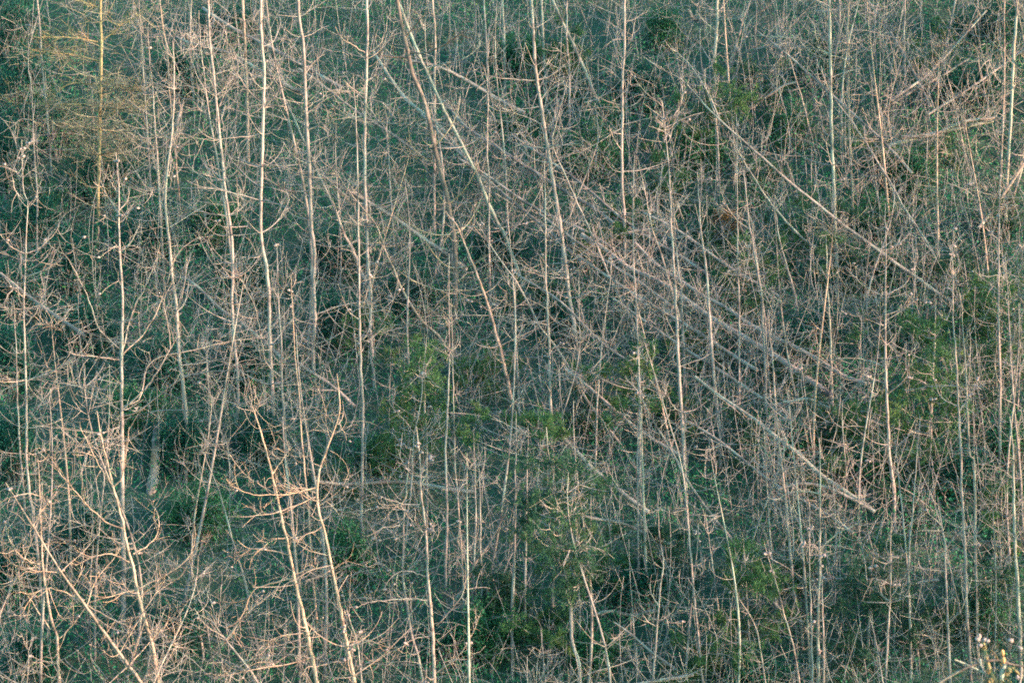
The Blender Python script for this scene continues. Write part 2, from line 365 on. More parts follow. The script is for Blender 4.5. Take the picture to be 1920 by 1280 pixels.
("trunk leaning right across the top edge with a bare lichen foot", 7.5, 'lichen', "1036,0 1057,47 1077,87 1093,124 1110,165 1120,188 1140,212", dict(up=-70, b=235, c=.4, L=50, lim=["1110,165 1105,140 1098,110", "1118,180 1150,190 1165,200"])),
("forked slender stem crossing the leaning lichen trunk", 5, 'pale', "1063,0 1063,44 1062,77 1067,118 1068,161 1068,215", dict(up=-60, b=290, c=.6, L=50)),
("crooked thin stem that zigzags below the forked slender stem", 5.5, 'pale', "1065,148 1053,195 1043,228 1036,262 1043,292 1060,329 1080,376 1102,422 1124,472 1140,512 1160,553 1177,583", dict(b=680, c=.6, L=50, tip=1)),
("clean straight pale pole right of the top centre", 7, 'pale', "1171,0 1171,84 1167,144 1167,218 1166,286 1167,353 1171,430 1170,525", dict(up=-110, b=570, c=.35, L=70,
  lim=["1167,57 1150,48 1127,37", "1166,151 1137,128 1110,118", "1166,198 1140,191 1120,181 1093,185", "1167,151 1191,148 1214,138", "1166,234 1190,228 1230,221 1280,222", "1166,240 1130,262 1090,285 1063,290"])),
("pale trunk with a twisted top in the right middle, bright in its lower half", 8, 'pale', "1241,188 1246,235 1253,302 1257,370 1259,425 1265,526 1268,593 1273,694 1277,761 1282,850 1286,930", dict(b=1010, c=.5, L=60, k=6, tip=1, lim=["1242,200 1225,185 1212,175", "1244,230 1265,215 1278,190 1280,160", "1246,240 1285,222 1320,210"])),
("second straight trunk tight beside the twisted-top one", 6.5, 'pale', "1262,370 1265,425 1272,509 1277,540 1280,620 1284,700", dict(b=790, c=.4, L=50, tip=1)),
("evenly whorled pale sapling left of the twisted-top trunk", 6.5, 'pale', "1190,290 1188,340 1187,430 1189,509 1193,576 1196,643 1198,710 1199,761 1199,855 1200,920", dict(b=1010, c=.7, L=50, k=8, tip=1)),
("smooth tan sapling leaning right beside the evenly whorled one", 5.5, 'pale', "1194,292 1208,353 1223,428 1238,472 1251,516 1262,553 1275,600", dict(b=720, c=.35, L=45, tip=1)),
("orange-bright leaning trunk right of the dark old trunk's foot", 9, 'orange', "835,395 845,410 858,425 882,485 900,529 919,586 932,633 944,680 954,727 962,764", dict(b=830, c=.7, L=75, k=12, tip=1)),
("long thin stem slanting from the centre down to the right", 6, 'pale', "870,380 899,425 936,485 962,519 986,559 1013,613 1040,647 1070,694 1093,737 1124,781 1174,848", dict(b=920, c=.5, L=55, k=8, tip=1)),
("upright stem crossing the long slanting stem near its top", 5, 'pale', "950,380 954,425 959,492 964,559 968,640 972,730", dict(b=860, c=.6, L=50, k=4, tip=1)),
("straight pale pole standing in the very middle of the slope", 6.5, 'pale', "1021,302 1022,360 1023,425 1023,509 1026,576 1030,660 1031,727 1035,791 1036,840", dict(b=920, c=.5, L=65, k=6, tip=1, lim=["1027,600 1000,605 970,598 920,592 870,590 815,592", "1023,520 1000,512 970,505"])),
("hidden orange trunk leaning from the straight pale pair down the middle left", 6.5, 'orange', "628,320 655,360 680,390 707,425 724,475 738,504 754,543 790,600 830,640", dict(b=740, c=.4, L=50)),
("small stem tilting the other way across the middle right", 5.5, 'grey', "1164,640 1134,684 1104,727 1070,768 1036,801", dict(b=850, c=.4, L=40)),
("thin tan stem in the middle right leaning towards the twisted-top trunk's foot", 5, 'pale', "1196,610 1208,640 1231,714 1255,794 1272,848 1285,920 1292,1000 1300,1100 1318,1280", dict(b=1380, c=.5, L=50, k=5, tip=1)),
("bright trunk toppled over to the right between the middle and the lower right", 7.5, 'pale', "1171,707 1198,737 1218,778 1245,821 1265,855 1280,887 1314,937 1347,981 1381,1021 1411,1058 1448,1105", dict(b=1190, c=.6, L=60, k=6, tip=1)),
("thin wavy stem between the two middle-right saplings", 4.5, 'pale', "1148,480 1144,526 1137,576 1127,660 1120,761 1117,852", dict(b=960, c=.6, L=45, k=4, tip=1)),
("pale trunk lit bright on one side with cone-heavy arching boughs at bottom centre", 8.5, 'pale', "781,800 788,870 789,917 795,968 800,1018 803,1085 807,1136 811,1186 815,1285", dict(b=1400, c=.45, L=70, k=34, tip=1,
  lim=["788,946 754,944 724,934 700,926 680,910", "794,998 774,978 754,951 740,935", "801,1082 774,1072 754,1070 731,1085 719,1105", "803,1125 764,1122 724,1125 690,1129 660,1142", "808,1191 774,1198 751,1213 727,1223 707,1240", "818,1172 842,1146 868,1112 873,1068 868,1040 858,1010", "818,1260 848,1240 868,1219 885,1189 904,1142", "797,1000 812,990 808,972", "790,905 800,890 800,870", "757,955 715,952 680,957 640,960", "750,985 715,990 702,1003 704,1010"])),
("shaded stem with hanging cone loops left of the bottom-centre trunk", 6.5, 'grey', "770,840 765,880 758,968 756,1035 756,1085 764,1136 771,1186 786,1240", dict(b=1330, c=.6, L=60, k=12, tip=1)),
("slim straight stem in the shade right of the bottom-centre trunk", 5.5, 'grey', "842,475 842,593 842,694 838,794 835,850 838,934 838,1001 835,1068 838,1129", dict(b=1190, c=.35, L=45, tip=1)),
("very thin stem running close beside the slim straight stem", 4.5, 'grey', "846,560 848,627 850,727 853,855 857,917 863,1001 868,1085 870,1152", dict(b=1210, c=.35, L=45, tip=1)),
("cone-studded upright sapling before the small green pine at centre left", 4.5, 'pale', "798,650 792,720 788,761 778,811 774,855 772,900", dict(b=1100, c=.35, L=60, k=22, tip=1, lim=["778,815 760,790 740,770 735,760", "776,845 750,830 735,810 718,812", "777,830 800,815 815,795 826,778", "774,850 795,835 815,822 822,800"])),
("ochre stem behind the upright cone-studded sapling", 4.5, 'orange', "748,650 752,700 760,760 768,830", dict(b=960, c=.4, L=40, tip=1)),
("grey stem in the thicket just right of bottom centre", 5.5, 'grey', "888,800 890,877 892,968 889,1052 887,1119", dict(b=1180, c=.5, L=45)),
("thin stem with a dense whorled head right of the grey thicket stem", 4.5, 'grey', "896,830 900,934 902,1052 904,1159", dict(b=1210, c=.6, L=40)),
("pale grey stem standing left of the dark green pine", 7, 'grey', "968,770 967,850 966,968 964,1052 961,1136 961,1240", dict(b=1265, c=.4, L=55)),
("slim stem at the left fringe of the dark green pine", 6, 'grey', "990,800 988,907 986,1018 984,1085 983,1169", dict(b=1215, c=.4, L=45)),
("broad grey stem under the dark green pine's crown", 8, 'grey', "1040,960 1038,1052 1036,1152", dict(b=1185, c=.2, L=40)),
("thin grey stem at the right fringe of the dark green pine", 5.5, 'grey', "1078,880 1080,984 1082,1068 1087,1136 1088,1220", dict(b=1270, c=.4, L=45)),
("pale stem with a bent foot right of the dark green pine", 5.5, 'grey', "1108,860 1107,978 1105,1102 1111,1160 1114,1180", dict(b=1200, c=.4, L=45)),
("straight thin stem beside the lichen-blotched grey trunk", 5.5, 'grey', "1196,780 1196,900 1196,1018 1198,1146", dict(b=1180, c=.4, L=50)),
("lichen-blotched grey trunk left of the bottom-right thicket", 7.5, 'lichen', "1203,760 1205,877 1211,1062 1214,1136", dict(b=1170, c=.3, L=50)),
("forked pinkish sapling below the lichen-blotched grey trunk", 5.5, 'pale', "1232,920 1236,1001 1244,1052 1238,1102 1231,1186 1224,1285", dict(b=1400, c=.4, L=50, tip=1, lim=["1234,1135 1222,1115 1218,1095", "1233,1175 1215,1165 1205,1150"])),
("short cone-dotted sapling at the bottom edge left of centre", 4.5, 'pale', "640,1102 653,1152 670,1206 680,1285", dict(b=1420, c=.7, L=45, k=16, tip=1)),
("fanning twiggy sapling near the bottom edge under the green shrubs", 4, 'pale', "1015,1210 1008,1240 1005,1285", dict(b=1420, c=1.2, L=60, k=2, tip=1)),
("grey leaning shaded trunk low at the bottom centre", 8, 'grey', "952,951 922,1011 889,1058 872,1099 842,1139", dict(b=1175, c=.35, L=50)),
# ---- right third
("lichen-spotted pale trunk at the top right of centre", 8, 'lichen', "1345,0 1344,50 1340,107 1340,151", dict(up=-90, b=240, c=.5, L=60, lim=["1342,60 1320,40 1305,20", "1343,38 1370,36 1400,30"])),
("tall bright pale trunk with a left-reaching bough at upper right", 8, 'lichen', "1555,0 1556,50 1557,107 1558,175 1559,235 1561,292 1564,353 1566,420 1568,470", dict(up=-100, b=600, c=.4, L=70, k=6,
  lim=["1555,101 1529,91 1508,77 1481,72 1448,69 1436,81", "1557,107 1535,85 1528,55 1522,15", "1557,55 1545,25 1538,18", "1558,105 1580,110 1600,130"])),
("orange-streaked thinner trunk right of the tall bright one", 5.5, 'orange', "1591,0 1590,67 1591,134 1591,202 1594,269 1597,336 1601,430", dict(up=-90, b=540, c=.5, L=55, k=6)),
("fallen-over trunk running corner to corner across the upper right", 8.5, 'grey', "1205,105 1240,130 1280,151 1314,188 1347,222 1391,262 1441,306 1482,343 1529,380 1566,410 1592,430 1633,459 1683,497 1717,519 1757,549 1784,566 1834,606 1858,627", dict(b=665, c=.35, L=55, tip=1, lim=["1348,222 1330,180 1300,130 1262,90", "1340,212 1325,170 1320,130"])),
("second leaning trunk parallel to and above the fallen-over one", 5.5, 'pale', "1495,97 1525,138 1566,188 1602,235 1636,289 1666,336 1693,386 1720,427 1750,475 1780,543", dict(b=580, c=.35, L=50, tip=1)),
("thin leaning stem at upper right ending beside the weathered stub", 4.5, 'pale', "1471,74 1488,134 1505,191 1518,242 1534,306", dict(b=340, c=.5, L=45, tip=1)),
("faint upright stem in the dark upper right thicket", 5.5, 'grey', "1697,0 1695,67 1697,141 1700,202 1702,235", dict(up=-70, b=262, c=.4, L=45)),
("wavy grey stem with a curved foot in the upper right", 5.5, 'grey', "1792,0 1781,50 1772,101 1769,161 1772,222", dict(up=-70, b=240, c=.4, L=45)),
("pale slanted stem between two upright stems in the upper right", 4.5, 'grey', "1740,77 1730,144 1717,202 1703,249", dict(b=262, c=.4, L=40, tip=1)),
("straight grey stem near the top right corner", 5.5, 'grey', "1883,0 1883,84 1883,151 1880,235 1876,330", dict(up=-70, b=400, c=.5, L=55)),
("lichen-mottled trunk in the top right corner", 7.5, 'lichen', "1908,0 1903,67 1898,151 1895,235 1890,302 1885,430", dict(up=-80, b=480, c=.4, L=60)),
("leaning stem reaching up right from the upper thicket, nearest the top edge", 4.5, 'grey', "1530,0 1522,7 1468,67 1424,118", dict(up=-60, b=150, c=.3, L=40)),
("bent grey stem leaning left of the nearest leaning one", 5, 'grey', "1454,0 1408,37 1394,77 1374,112", dict(up=-60, b=145, c=.3, L=40)),
("steep grey stem beside the lichen-spotted pale trunk", 5.5, 'grey', "1407,0 1393,37 1384,74 1371,114", dict(up=-60, b=150, c=.3, L=40)),
("lichen-marked leaning trunk under the fallen-over one", 7, 'lichen', "1372,262 1385,285 1428,356 1455,393 1488,430 1530,465 1585,490 1650,535", dict(b=590, c=.4, L=50)),
("thin upright pole left of the paired tan stems", 4.5, 'pale', "1381,215 1382,319 1383,425 1384,492 1386,593 1386,711 1387,788", dict(b=850, c=.6, L=45, k=6, tip=1)),
("tan stem of the right middle that bends and runs down beside a slimmer one", 6.5, 'pale', "1388,255 1391,286 1398,353 1406,425 1421,509 1428,559 1431,627 1435,694 1436,788", dict(b=850, c=.4, L=50, k=6, tip=1, lim=["1405,430 1385,415 1362,385 1350,350", "1412,485 1390,488 1370,470"])),
("slim stem close beside the bending tan one", 5, 'pale', "1400,380 1412,440 1424,520 1434,600 1440,690", dict(b=800, c=.4, L=45, tip=1)),
("smooth pale trunk, brightest of the right middle, with few twigs", 8, 'pale', "1307,322 1310,370 1314,425 1324,509 1330,593 1335,660 1344,761 1350,811 1350,845", dict(b=900, c=.35, L=45, k=2, tip=1)),
("dull grey trunk leaning slightly in the shaded gap of the right middle", 7, 'grey', "1455,400 1461,449 1478,509 1492,559 1498,637", dict(b=660, c=.15, L=40)),
("thin trunk under the pine tufts in the right middle", 6, 'lichen', "1549,440 1549,472 1552,543 1557,627 1560,727 1562,805", dict(b=830, c=.25, L=40, tuft=[(1548, 450), (1562, 448), (1575, 452), (1552, 512), (1540, 470)])),
("evenly limbed pale trunk with cone-tipped boughs at middle right", 7.5, 'pale', "1660,380 1660,425 1661,492 1660,576 1660,660 1663,744 1666,811 1668,860 1676,917 1677,970", dict(b=1060, c=.35, L=50, k=26, tip=1,
  lim=["1658,610 1616,596 1582,586 1555,576", "1659,687 1623,675 1589,672 1555,675 1529,685", "1661,720 1623,704 1600,690", "1659,553 1636,546 1609,526 1591,502", "1662,553 1693,536 1713,506 1720,479 1718,465", "1662,600 1690,582 1720,560", "1662,590 1690,578 1705,555", "1660,470 1690,455", "1663,740 1700,705 1705,670 1720,640"])),
("straight light trunk continuing below the tan stem, right of the lower middle", 7, 'pale', "1440,590 1443,627 1448,667 1451,711 1456,778 1463,850 1471,917 1478,994 1483,1052 1488,1105 1500,1162", dict(b=1220, c=.4, L=55, k=6, tip=1)),
("cone-tipped straight trunk left of the right edge", 6.5, 'pale', "1788,430 1786,480 1787,526 1787,593 1792,660 1796,727 1800,828 1802,850 1804,934 1809,1018 1811,1085 1814,1169 1819,1230", dict(b=1330, c=.4, L=55, k=20, tip=1, lim=["1794,724 1750,724 1703,731", "1794,761 1764,744 1755,720 1745,700", "1800,770 1820,740 1838,705"])),
("paired lichen trunk right beside the cone-tipped straight one", 7, 'lichen', "1803,570 1806,627 1811,694 1814,778 1819,855 1826,860 1828,934 1829,1018 1831,1102 1833,1169", dict(b=1240, c=.3, L=50, k=8, tip=1)),
("lichen-barked trunk just inside the right edge, hung with cones above", 7, 'pale', "1876,330 1873,425 1872,526 1873,627 1875,727 1875,855", dict(b=960, c=.45, L=55, k=20, tip=1, lim=["1871,610 1834,600 1807,580 1800,555", "1874,500 1900,480 1915,455", "1871,450 1850,430 1835,410"])),
("thick lichen-crusted trunk at the lower right edge", 9, 'lichen', "1893,780 1900,850 1901,917 1903,1018 1908,1102 1912,1190", dict(b=1260, c=.35, L=60)),
("thin leaning trunk crossing the thick lichen-crusted one at the right edge", 5.5, 'pale', "1885,480 1891,583 1896,694 1901,761 1910,850 1916,950", dict(b=1060, c=.5, L=55, k=14, tip=1)),
("grey-green trunk with a pointed tip, tallest of the bottom right group", 7.5, 'lichen', "1537,820 1537,850 1538,917 1537,1001 1537,1068 1534,1152 1534,1253", dict(b=1330, c=.4, L=60, k=8, tip=1, lim=["1536,925 1510,921 1480,924 1460,935", "1537,1030 1570,1000 1610,980 1620,972"])),
("thin pink sapling left of the pointed grey-green trunk", 5, 'pale', "1518,940 1518,957 1518,1052 1520,1136 1522,1219 1524,1285", dict(b=1390, c=.5, L=50, k=16, tip=1)),
("smooth pink stem just right of the pointed grey-green trunk's foot", 5.5, 'pale', "1539,1040 1540,1068 1544,1186 1545,1285", dict(b=1400, c=.2, L=40, k=4, tip=1)),
("dark-tipped leaning sapling with side twigs at the bottom right", 5, 'pale', "1432,1010 1438,1038 1455,1092 1471,1152 1488,1213 1500,1285", dict(b=1400, c=.5, L=45, k=8, tip=1)),
("leaning stem left of the dark-tipped sapling and below the pine tufts", 4.5, 'pale', "1357,1075 1384,1119 1411,1162 1424,1203 1437,1285", dict(b=1400, c=.6, L=45, k=6, tip=1)),
("bending grey trunk in the lower right among finer stems", 6, 'grey', "1724,790 1720,850 1713,934 1707,1011 1703,1085 1706,1160 1708,1253", dict(b=1290, c=.4, L=50)),
("thin trunk slanting across the bending grey one", 5.5, 'grey', "1676,800 1683,874 1693,968 1700,1052 1705,1119 1720,1219", dict(b=1265, c=.4, L=50)),
("open-branched pale trunk between the lower right groups", 6.5, 'pale', "1758,930 1764,978 1772,1018 1774,1085 1777,1169 1782,1285", dict(b=1390, c=.35, L=70, tip=1, k=4, lim=["1775,1070 1740,1067 1708,1060", "1774,1030 1795,1000 1818,990", "1777,1170 1800,1145 1815,1110 1822,1080", "1765,985 1740,960 1735,935"])),
("short bright stem at the bottom right under the pine clump", 5.5, 'pale', "1672,960 1670,1001 1670,1102 1666,1169 1660,1285", dict(b=1390, c=.4, L=50, tip=1, k=6, lim=["1668,1125 1655,1115 1648,1090", "1669,1120 1680,1105 1682,1085"])),
("upright grey stem left of the toppled bright trunk's foot", 5.5, 'pale', "1322,960 1330,1018 1340,1085 1351,1179 1361,1246", dict(b=1300, c=.5, L=50)),
("stem leaning left at the bottom, right of the forked pinkish sapling", 6, 'grey', "1310,980 1307,1028 1300,1102 1293,1169 1285,1285", dict(b=1370, c=.4, L=50, k=4)),
("thin pole among the tufts right of the lower middle", 4.5, 'pale', "1612,1000 1622,1060 1635,1160 1640,1200", dict(b=1280, c=.5, L=45)),
]
# fallen logs and trunks lying on the slope: label, width, bark, line, height above the soil at both ends
LOGS = [
("lichen-grey log lying left of the dark old trunk across the top", 8.5, 'lichen', "700,104 727,141 758,178 774,195 828,249 875,302 910,335", 1.3, .5),
("bark-bare log slanting right from the dark old trunk", 8.5, 'pale', "771,114 821,131 868,158 925,188 983,212", 1.2, .35),
("long pale log running down the centre from behind the lichen-speckled trunk", 8, 'grey', "831,188 875,235 919,262 962,289 1010,319 1060,352 1110,385 1150,420", 1.2, .5),
("blue-grey log high on the upper left slope", 9, 'grey', "380,15 396,27 450,60 504,87 564,121 640,165", 1.0, .6),
("thin grey log below the blue-grey one on the upper left slope", 7, 'grey', "330,66 346,74 403,97 470,128 524,151 580,185", 1.2, .6),
("long bare log slanting past the foot of the dark old trunk", 8.5, 'grey', "600,325 640,355 700,393 751,425 791,452 835,479 875,506", 1.6, .5),
("thickest fallen log, pale and peeling, slanting across the right middle", 12, 'pale', "1090,440 1137,472 1177,506 1228,529 1278,560 1330,596 1381,627 1424,653 1468,681 1515,714 1559,743", 1.0, .25),
("slimmer fallen log lying above the thickest one", 8.5, 'pale', "1190,455 1235,498 1280,526 1314,549 1361,573 1404,603 1448,627 1495,650 1542,677 1582,704 1623,719", .9, .35),
("smooth log slanting under the thickest one towards the lower right", 8, 'lichen', "1303,704 1347,741 1391,774 1424,798 1461,828 1496,852 1535,887 1582,920 1633,954", 1.1, .4),
("short whitish log lying level beside the thickest log's end", 6.5, 'lichen', "1468,751 1515,761 1569,769", .7, .5),
("bright straight log slanting above the dark green pine", 8, 'pale', "1050,815 1090,855 1110,877 1144,904 1177,931 1216,960", 1.4, .6),
("long level log low in the shade left of bottom centre", 7.5, 'grey', "590,902 640,905 724,909 808,912 889,920", .9, .5),
("grey log sloping at the right edge of the upper right", 7.5, 'grey', "1925,295 1895,336 1868,370 1848,403 1834,430", .9, .3),
("upper of two parallel fallen logs in the upper right", 7.5, 'grey', "1864,216 1801,232 1733,250 1690,262", .7, .45),
("lower of two parallel fallen logs in the upper right", 8, 'lichen', "1862,228 1800,246 1730,262 1664,274", .5, .3),
("thin log slanting up through the upper right stems", 5.5, 'grey', "1817,111 1767,138 1717,165 1660,202", .8, .4),
("curved tan log left of the tall bright trunk at upper right", 6, 'pale', "1495,155 1461,165 1421,188 1391,215", .8, .4),
("pale log with stubs low right of the dark green pine", 6.5, 'pale', "1085,962 1115,968 1160,980 1214,1000 1260,1020", 1.0, .6),
("grey log half buried in the dark gap near the bottom right of centre", 7, 'grey', "1105,1150 1140,1148 1182,1145 1230,1150", -.3, -.2),
("log end lying in shade at the far top right of centre", 9, 'grey', "1290,22 1302,30 1325,42", .5, .4),
("grey-brown log lying along the bottom edge right of the centre", 6, 'grey', "1120,1282 1180,1278 1240,1272 1300,1262", .8, .8),
("thin slanting log in the lower right thicket", 6.5, 'pale', "1460,915 1500,918 1545,930 1590,944 1640,960", 1.0, .6),
("short broken pole lying under the right-hand pine clump", 5.5, 'pale', "1530,1082 1570,1083 1620,1085 1680,1088 1760,1090", .9, .7),
("long grey log fading into the left thicket", 7.5, 'grey', "0,512 30,535 77,567 120,600 160,632", 1.5, 1.0),
("lichen-grey log crossing the left middle behind the straight trunks", 7, 'grey', "555,680 600,712 625,732 665,760", .9, .5),
("grey log dropping from the left middle behind the bowed trunk", 6.5, 'grey', "345,520 380,550 410,575 450,600 490,640 530,675", 1.3, .7),
("splayed pair-like split log at the bottom edge right of centre", 4.5, 'pale', "1152,1165 1180,1188 1228,1225 1275,1262", .6, .3),
("pale log emerging under the dark old trunk and pointing at the thickest log", 6.5, 'pale', "860,300 935,345 1010,388 1085,430 1160,474", 1.6, .8),
("bare log crossing behind the clean straight pole down to the right middle", 6, 'grey', "960,250 1040,310 1110,362 1180,415 1260,470 1330,522", 1.7, .6),
("lowest of the parallel logs left of the thickest one", 7, 'pale', "1085,482 1160,532 1250,592 1340,645 1420,692", .9, .4),
("short log propped just above the thickest log's upper end", 6, 'pale', "1010,400 1075,447 1140,490 1205,532 1260,575", 1.5, .8),
("grey log sloping below the bright pale trunk of the right middle", 6, 'grey', "1150,560 1225,610 1300,660 1365,702 1430,747", 1.3, .5),
("weathered log sloping behind the pair of tan stems", 6, 'grey', "1205,396 1270,440 1330,480 1400,525 1462,560", 1.4, .6),
("thin grey log sloping between the pale leaning trunk and the pinkish one at the top", 6, 'grey', "560,130 610,160 660,193 725,240 790,292", 1.3, .7),
("log sloping from the zigzag stem to the toppled bright trunk", 6.5, 'pale', "1060,690 1120,742 1180,790 1230,828 1285,862", 1.4, .6),
("long thin log above and parallel to the fallen-over trunk, far upper right", 5, 'grey', "1420,60 1500,128 1570,190 1640,255 1710,325", 1.8, .6),
("slender log dropping from the top edge through the far upper right stems", 5, 'grey', "1620,-10 1670,60 1712,130 1745,200", 1.4, .5),
("thin pole crossing the far upper right stems the other way", 5, 'grey', "1850,20 1790,80 1730,140 1670,190", 1.3, .6),
("grey pole leaning from the top right corner towards the parallel logs", 5, 'grey', "1925,90 1860,140 1800,180 1740,215", 1.2, .6),
("pale pole slanting below the smooth log towards the lower right", 5.5, 'pale', "1290,790 1370,840 1450,895 1530,950 1600,1000", 1.4, .6),
("dull log sloping across the middle just below the long pale one", 6, 'grey', "790,215 870,290 950,360 1030,430 1090,490", 1.6, .7),
("thin pole sloping through the twigs right of the orange-bright leaning trunk", 5, 'pale', "960,500 1030,560 1110,625 1190,690", 1.6, .9),
]
# broken, barkless stubs: label, width at foot, line
SNAGS = [
("broken grey snag with a jagged top leaning in the lower left", 20, "294,808 292,850 286,907 277,956"),
("short weathered stub beside the tall bright trunk at upper right", 11, "1527,168 1528,195 1530,230"),
("splintered broken trunk top with peeling bark in the upper left", 9, "340,205 334,222 330,245 326,262"),
]
# green pines: label, foot row, line of the stem, list of needle-clump centres (x, y, radius), tone
PINES = [
("dark green pine with layered sprays at bottom centre", 6.5, 1400, "1024,800 1028,850 1038,894 1046,961 1055,1028 1063,1085 1070,1142 1073,1203 1087,1246 1087,1285", 'needle_dark', "1000,870,26 1040,868,26 1078,885,24 1060,905,28 1108,915,26 1125,905,20 1010,935,26 985,945,24 1045,940,30 1080,950,24 1000,965,24 1030,990,30 1075,985,28 1010,1010,26 1055,1018,30 1095,1010,22 1035,1040,26 1070,1050,26 1095,1045,20 1015,1055,20 1060,1075,24 1085,1100,20 1030,1110,18 985,985,20 1100,1080,18 1065,1120,18", "1020,850 985,940 960,950,1100,900"),
("young bright green pine in the shade left of the middle", 5, 1010, "800,632 798,680 796,760 800,830", 'needle', "798,645,18 786,668,20 808,672,22 770,690,16 800,700,22 820,715,20 780,715,20 765,735,18 800,740,26 825,760,22 770,760,22 745,770,18 790,785,26 760,800,22 820,800,22 735,790,16 740,825,22 780,830,24 715,840,18 700,860,18 815,835,20", ""),
("clumpy young pine with a tufted top among the lower right saplings", 4.5, 1330, "1394,1018 1397,1055 1400,1110 1405,1180 1410,1250", 'needle', "1394,1025,24 1376,1036,14 1404,1034,16 1375,1065,18 1410,1068,18 1385,1085,20 1432,1070,22 1445,1088,22 1390,1108,18 1420,1095,20 1440,1108,16 1375,1090,14 1372,1165,18 1350,1160,14 1400,1175,18 1425,1165,18 1455,1160,16 1440,1185,16 1475,1145,14 1360,1180,12 1400,1215,16 1450,1190,12 1345,1205,12 1390,1240,16", ""),
("spreading young pine left of the bending grey trunk at lower right", 4.5, 1260, "1660,950 1640,1030 1632,1090 1630,1150 1628,1200", 'needle_dark', "1668,1020,18 1655,1025,14 1615,1072,18 1635,1085,22 1610,1105,20 1640,1108,24 1655,1085,18 1665,1125,20 1625,1125,20 1690,1112,22 1650,1130,18 1600,1095,14 1680,1060,14 1690,1022,16 1695,1145,16 1580,1135,14", ""),
("broad green pine mass behind the cone-tipped boughs at right", 6, 960, "1755,560 1752,640 1748,720 1745,820 1745,900", 'needle', "1740,612,18 1760,605,16 1720,618,16 1700,600,16 1755,640,20 1770,665,22 1735,680,22 1715,700,24 1745,705,26 1780,700,24 1700,735,24 1730,740,26 1765,740,26 1690,765,24 1720,775,26 1755,780,26 1785,770,22 1700,805,26 1735,815,26 1775,815,24 1680,790,20 1675,825,20 1755,850,22 1720,850,22 1640,765,18 1610,770,18 1600,800,18 1620,815,20 1650,805,20 1585,820,14 1595,770,14", ""),
("dark-needled pine by the right edge above the middle", 5, 760, "1880,520 1878,580 1876,650 1876,720", 'needle', "1845,540,20 1870,535,18 1900,545,20 1830,560,18 1860,565,24 1890,575,24 1910,600,22 1850,595,22 1875,610,24 1840,620,18 1900,630,24 1860,645,22 1885,660,24 1910,665,20 1840,660,18 1870,690,22 1905,700,22 1845,700,18 1890,730,20", ""),
("yellowish pine with loose tufts behind the bending tan stem", 4.5, 620, "1405,440 1402,480 1398,540 1396,590", 'needle', "1372,510,16 1385,520,20 1360,525,16 1400,490,16 1380,545,18 1370,560,14 1420,470,14 1455,500,18 1445,520,16 1430,480,12 1365,600,14 1385,590,14 1340,480,14 1420,560,14 1465,455,10 1390,450,12 1398,575,12", ""),
("scattered pine tufts between the fallen logs at upper right", 4.5, 560, "1590,400 1585,450 1582,500", 'needle_dark', "1575,385,18 1600,402,18 1580,405,16 1560,402,14 1545,448,18 1565,448,18 1580,490,18 1555,472,16 1600,470,16 1545,530,20 1570,540,20 1590,525,18 1610,545,14 1520,370,14 1495,385,12 1560,530,16 1590,545,16 1620,495,14 1535,420,12", ""),
("low pine with fresh tips near the left middle beside the thin trunk", 4, 700, "700,560 700,620 702,660", 'needle', "690,590,14 715,600,14 700,610,16 655,610,14 665,632,14 690,640,14 720,615,12 650,640,12 735,665,10", ""),
("small dark pine at the left edge behind the alone-standing stem", 4.5, 470, "66,330 67,370 68,420", 'needle_dark', "62,335,16 75,350,18 55,360,18 68,375,20 85,372,16 100,370,14 45,385,18 75,395,20 58,405,18", ""),
("olive pine sapling among upright stems at the right of the lower middle", 4, 960, "1200,640 1198,700 1200,780", 'needle', "1205,650,14 1195,672,12 1212,668,12 1180,690,12 1196,690,12 1220,700,12 1165,730,12 1185,735,10 1150,790,12 1175,760,12 1210,735,12 1155,755,10 1225,760,10 1140,695,12 1090,690,14 1110,700,12", ""),
("rust-brown dying pine tuft on the upper right slope", 4, 520, "1352,395 1354,430 1356,470", 'needle_dead', "1340,400,5 1350,406,6 1362,410,6 1352,420,5 1336,414,4 1376,424,5 1368,402,4 1358,432,4 1384,412,4", ""),
("low pine in the upper right hollow under the parallel logs", 4, 330, "1770,240 1768,270 1765,300", 'needle', "1755,250,14 1775,255,14 1740,280,16 1765,290,18 1790,275,14 1720,300,16 1750,310,18 1785,305,16 1700,320,14 1770,325,16 1655,270,12 1680,300,14 1660,330,14 1690,345,16 1720,350,14", ""),
("bushy pine left of the fallen-over trunk's middle", 4.5, 370, "1340,170 1342,210 1345,260", 'needle', "1335,170,18 1355,180,18 1375,170,16 1320,190,14 1345,205,18 1365,200,16 1395,175,14 1350,228,16 1330,220,14 1380,215,14 1410,190,12 1390,195,12 1350,130,10", ""),
("yellow-green pine tufts above the thickest log's upper end", 4.5, 560, "1110,420 1112,460 1110,500", 'needle', "1098,445,12 1112,440,14 1125,450,14 1140,440,12 1118,470,12 1095,490,10 1105,500,12 1135,465,10 1090,460,10 1080,480,10 1160,430,10 1125,495,10", ""),
("loose pine in the lower middle with hanging tufts", 4, 1120, "1020,770 1015,810 1012,850", 'needle', "1010,785,14 1025,795,16 1040,800,14 995,800,14 1015,815,14 1050,815,12 1035,785,12 985,785,12 905,770,12 880,790,14 890,830,12 870,815,12 960,790,10", ""),
]
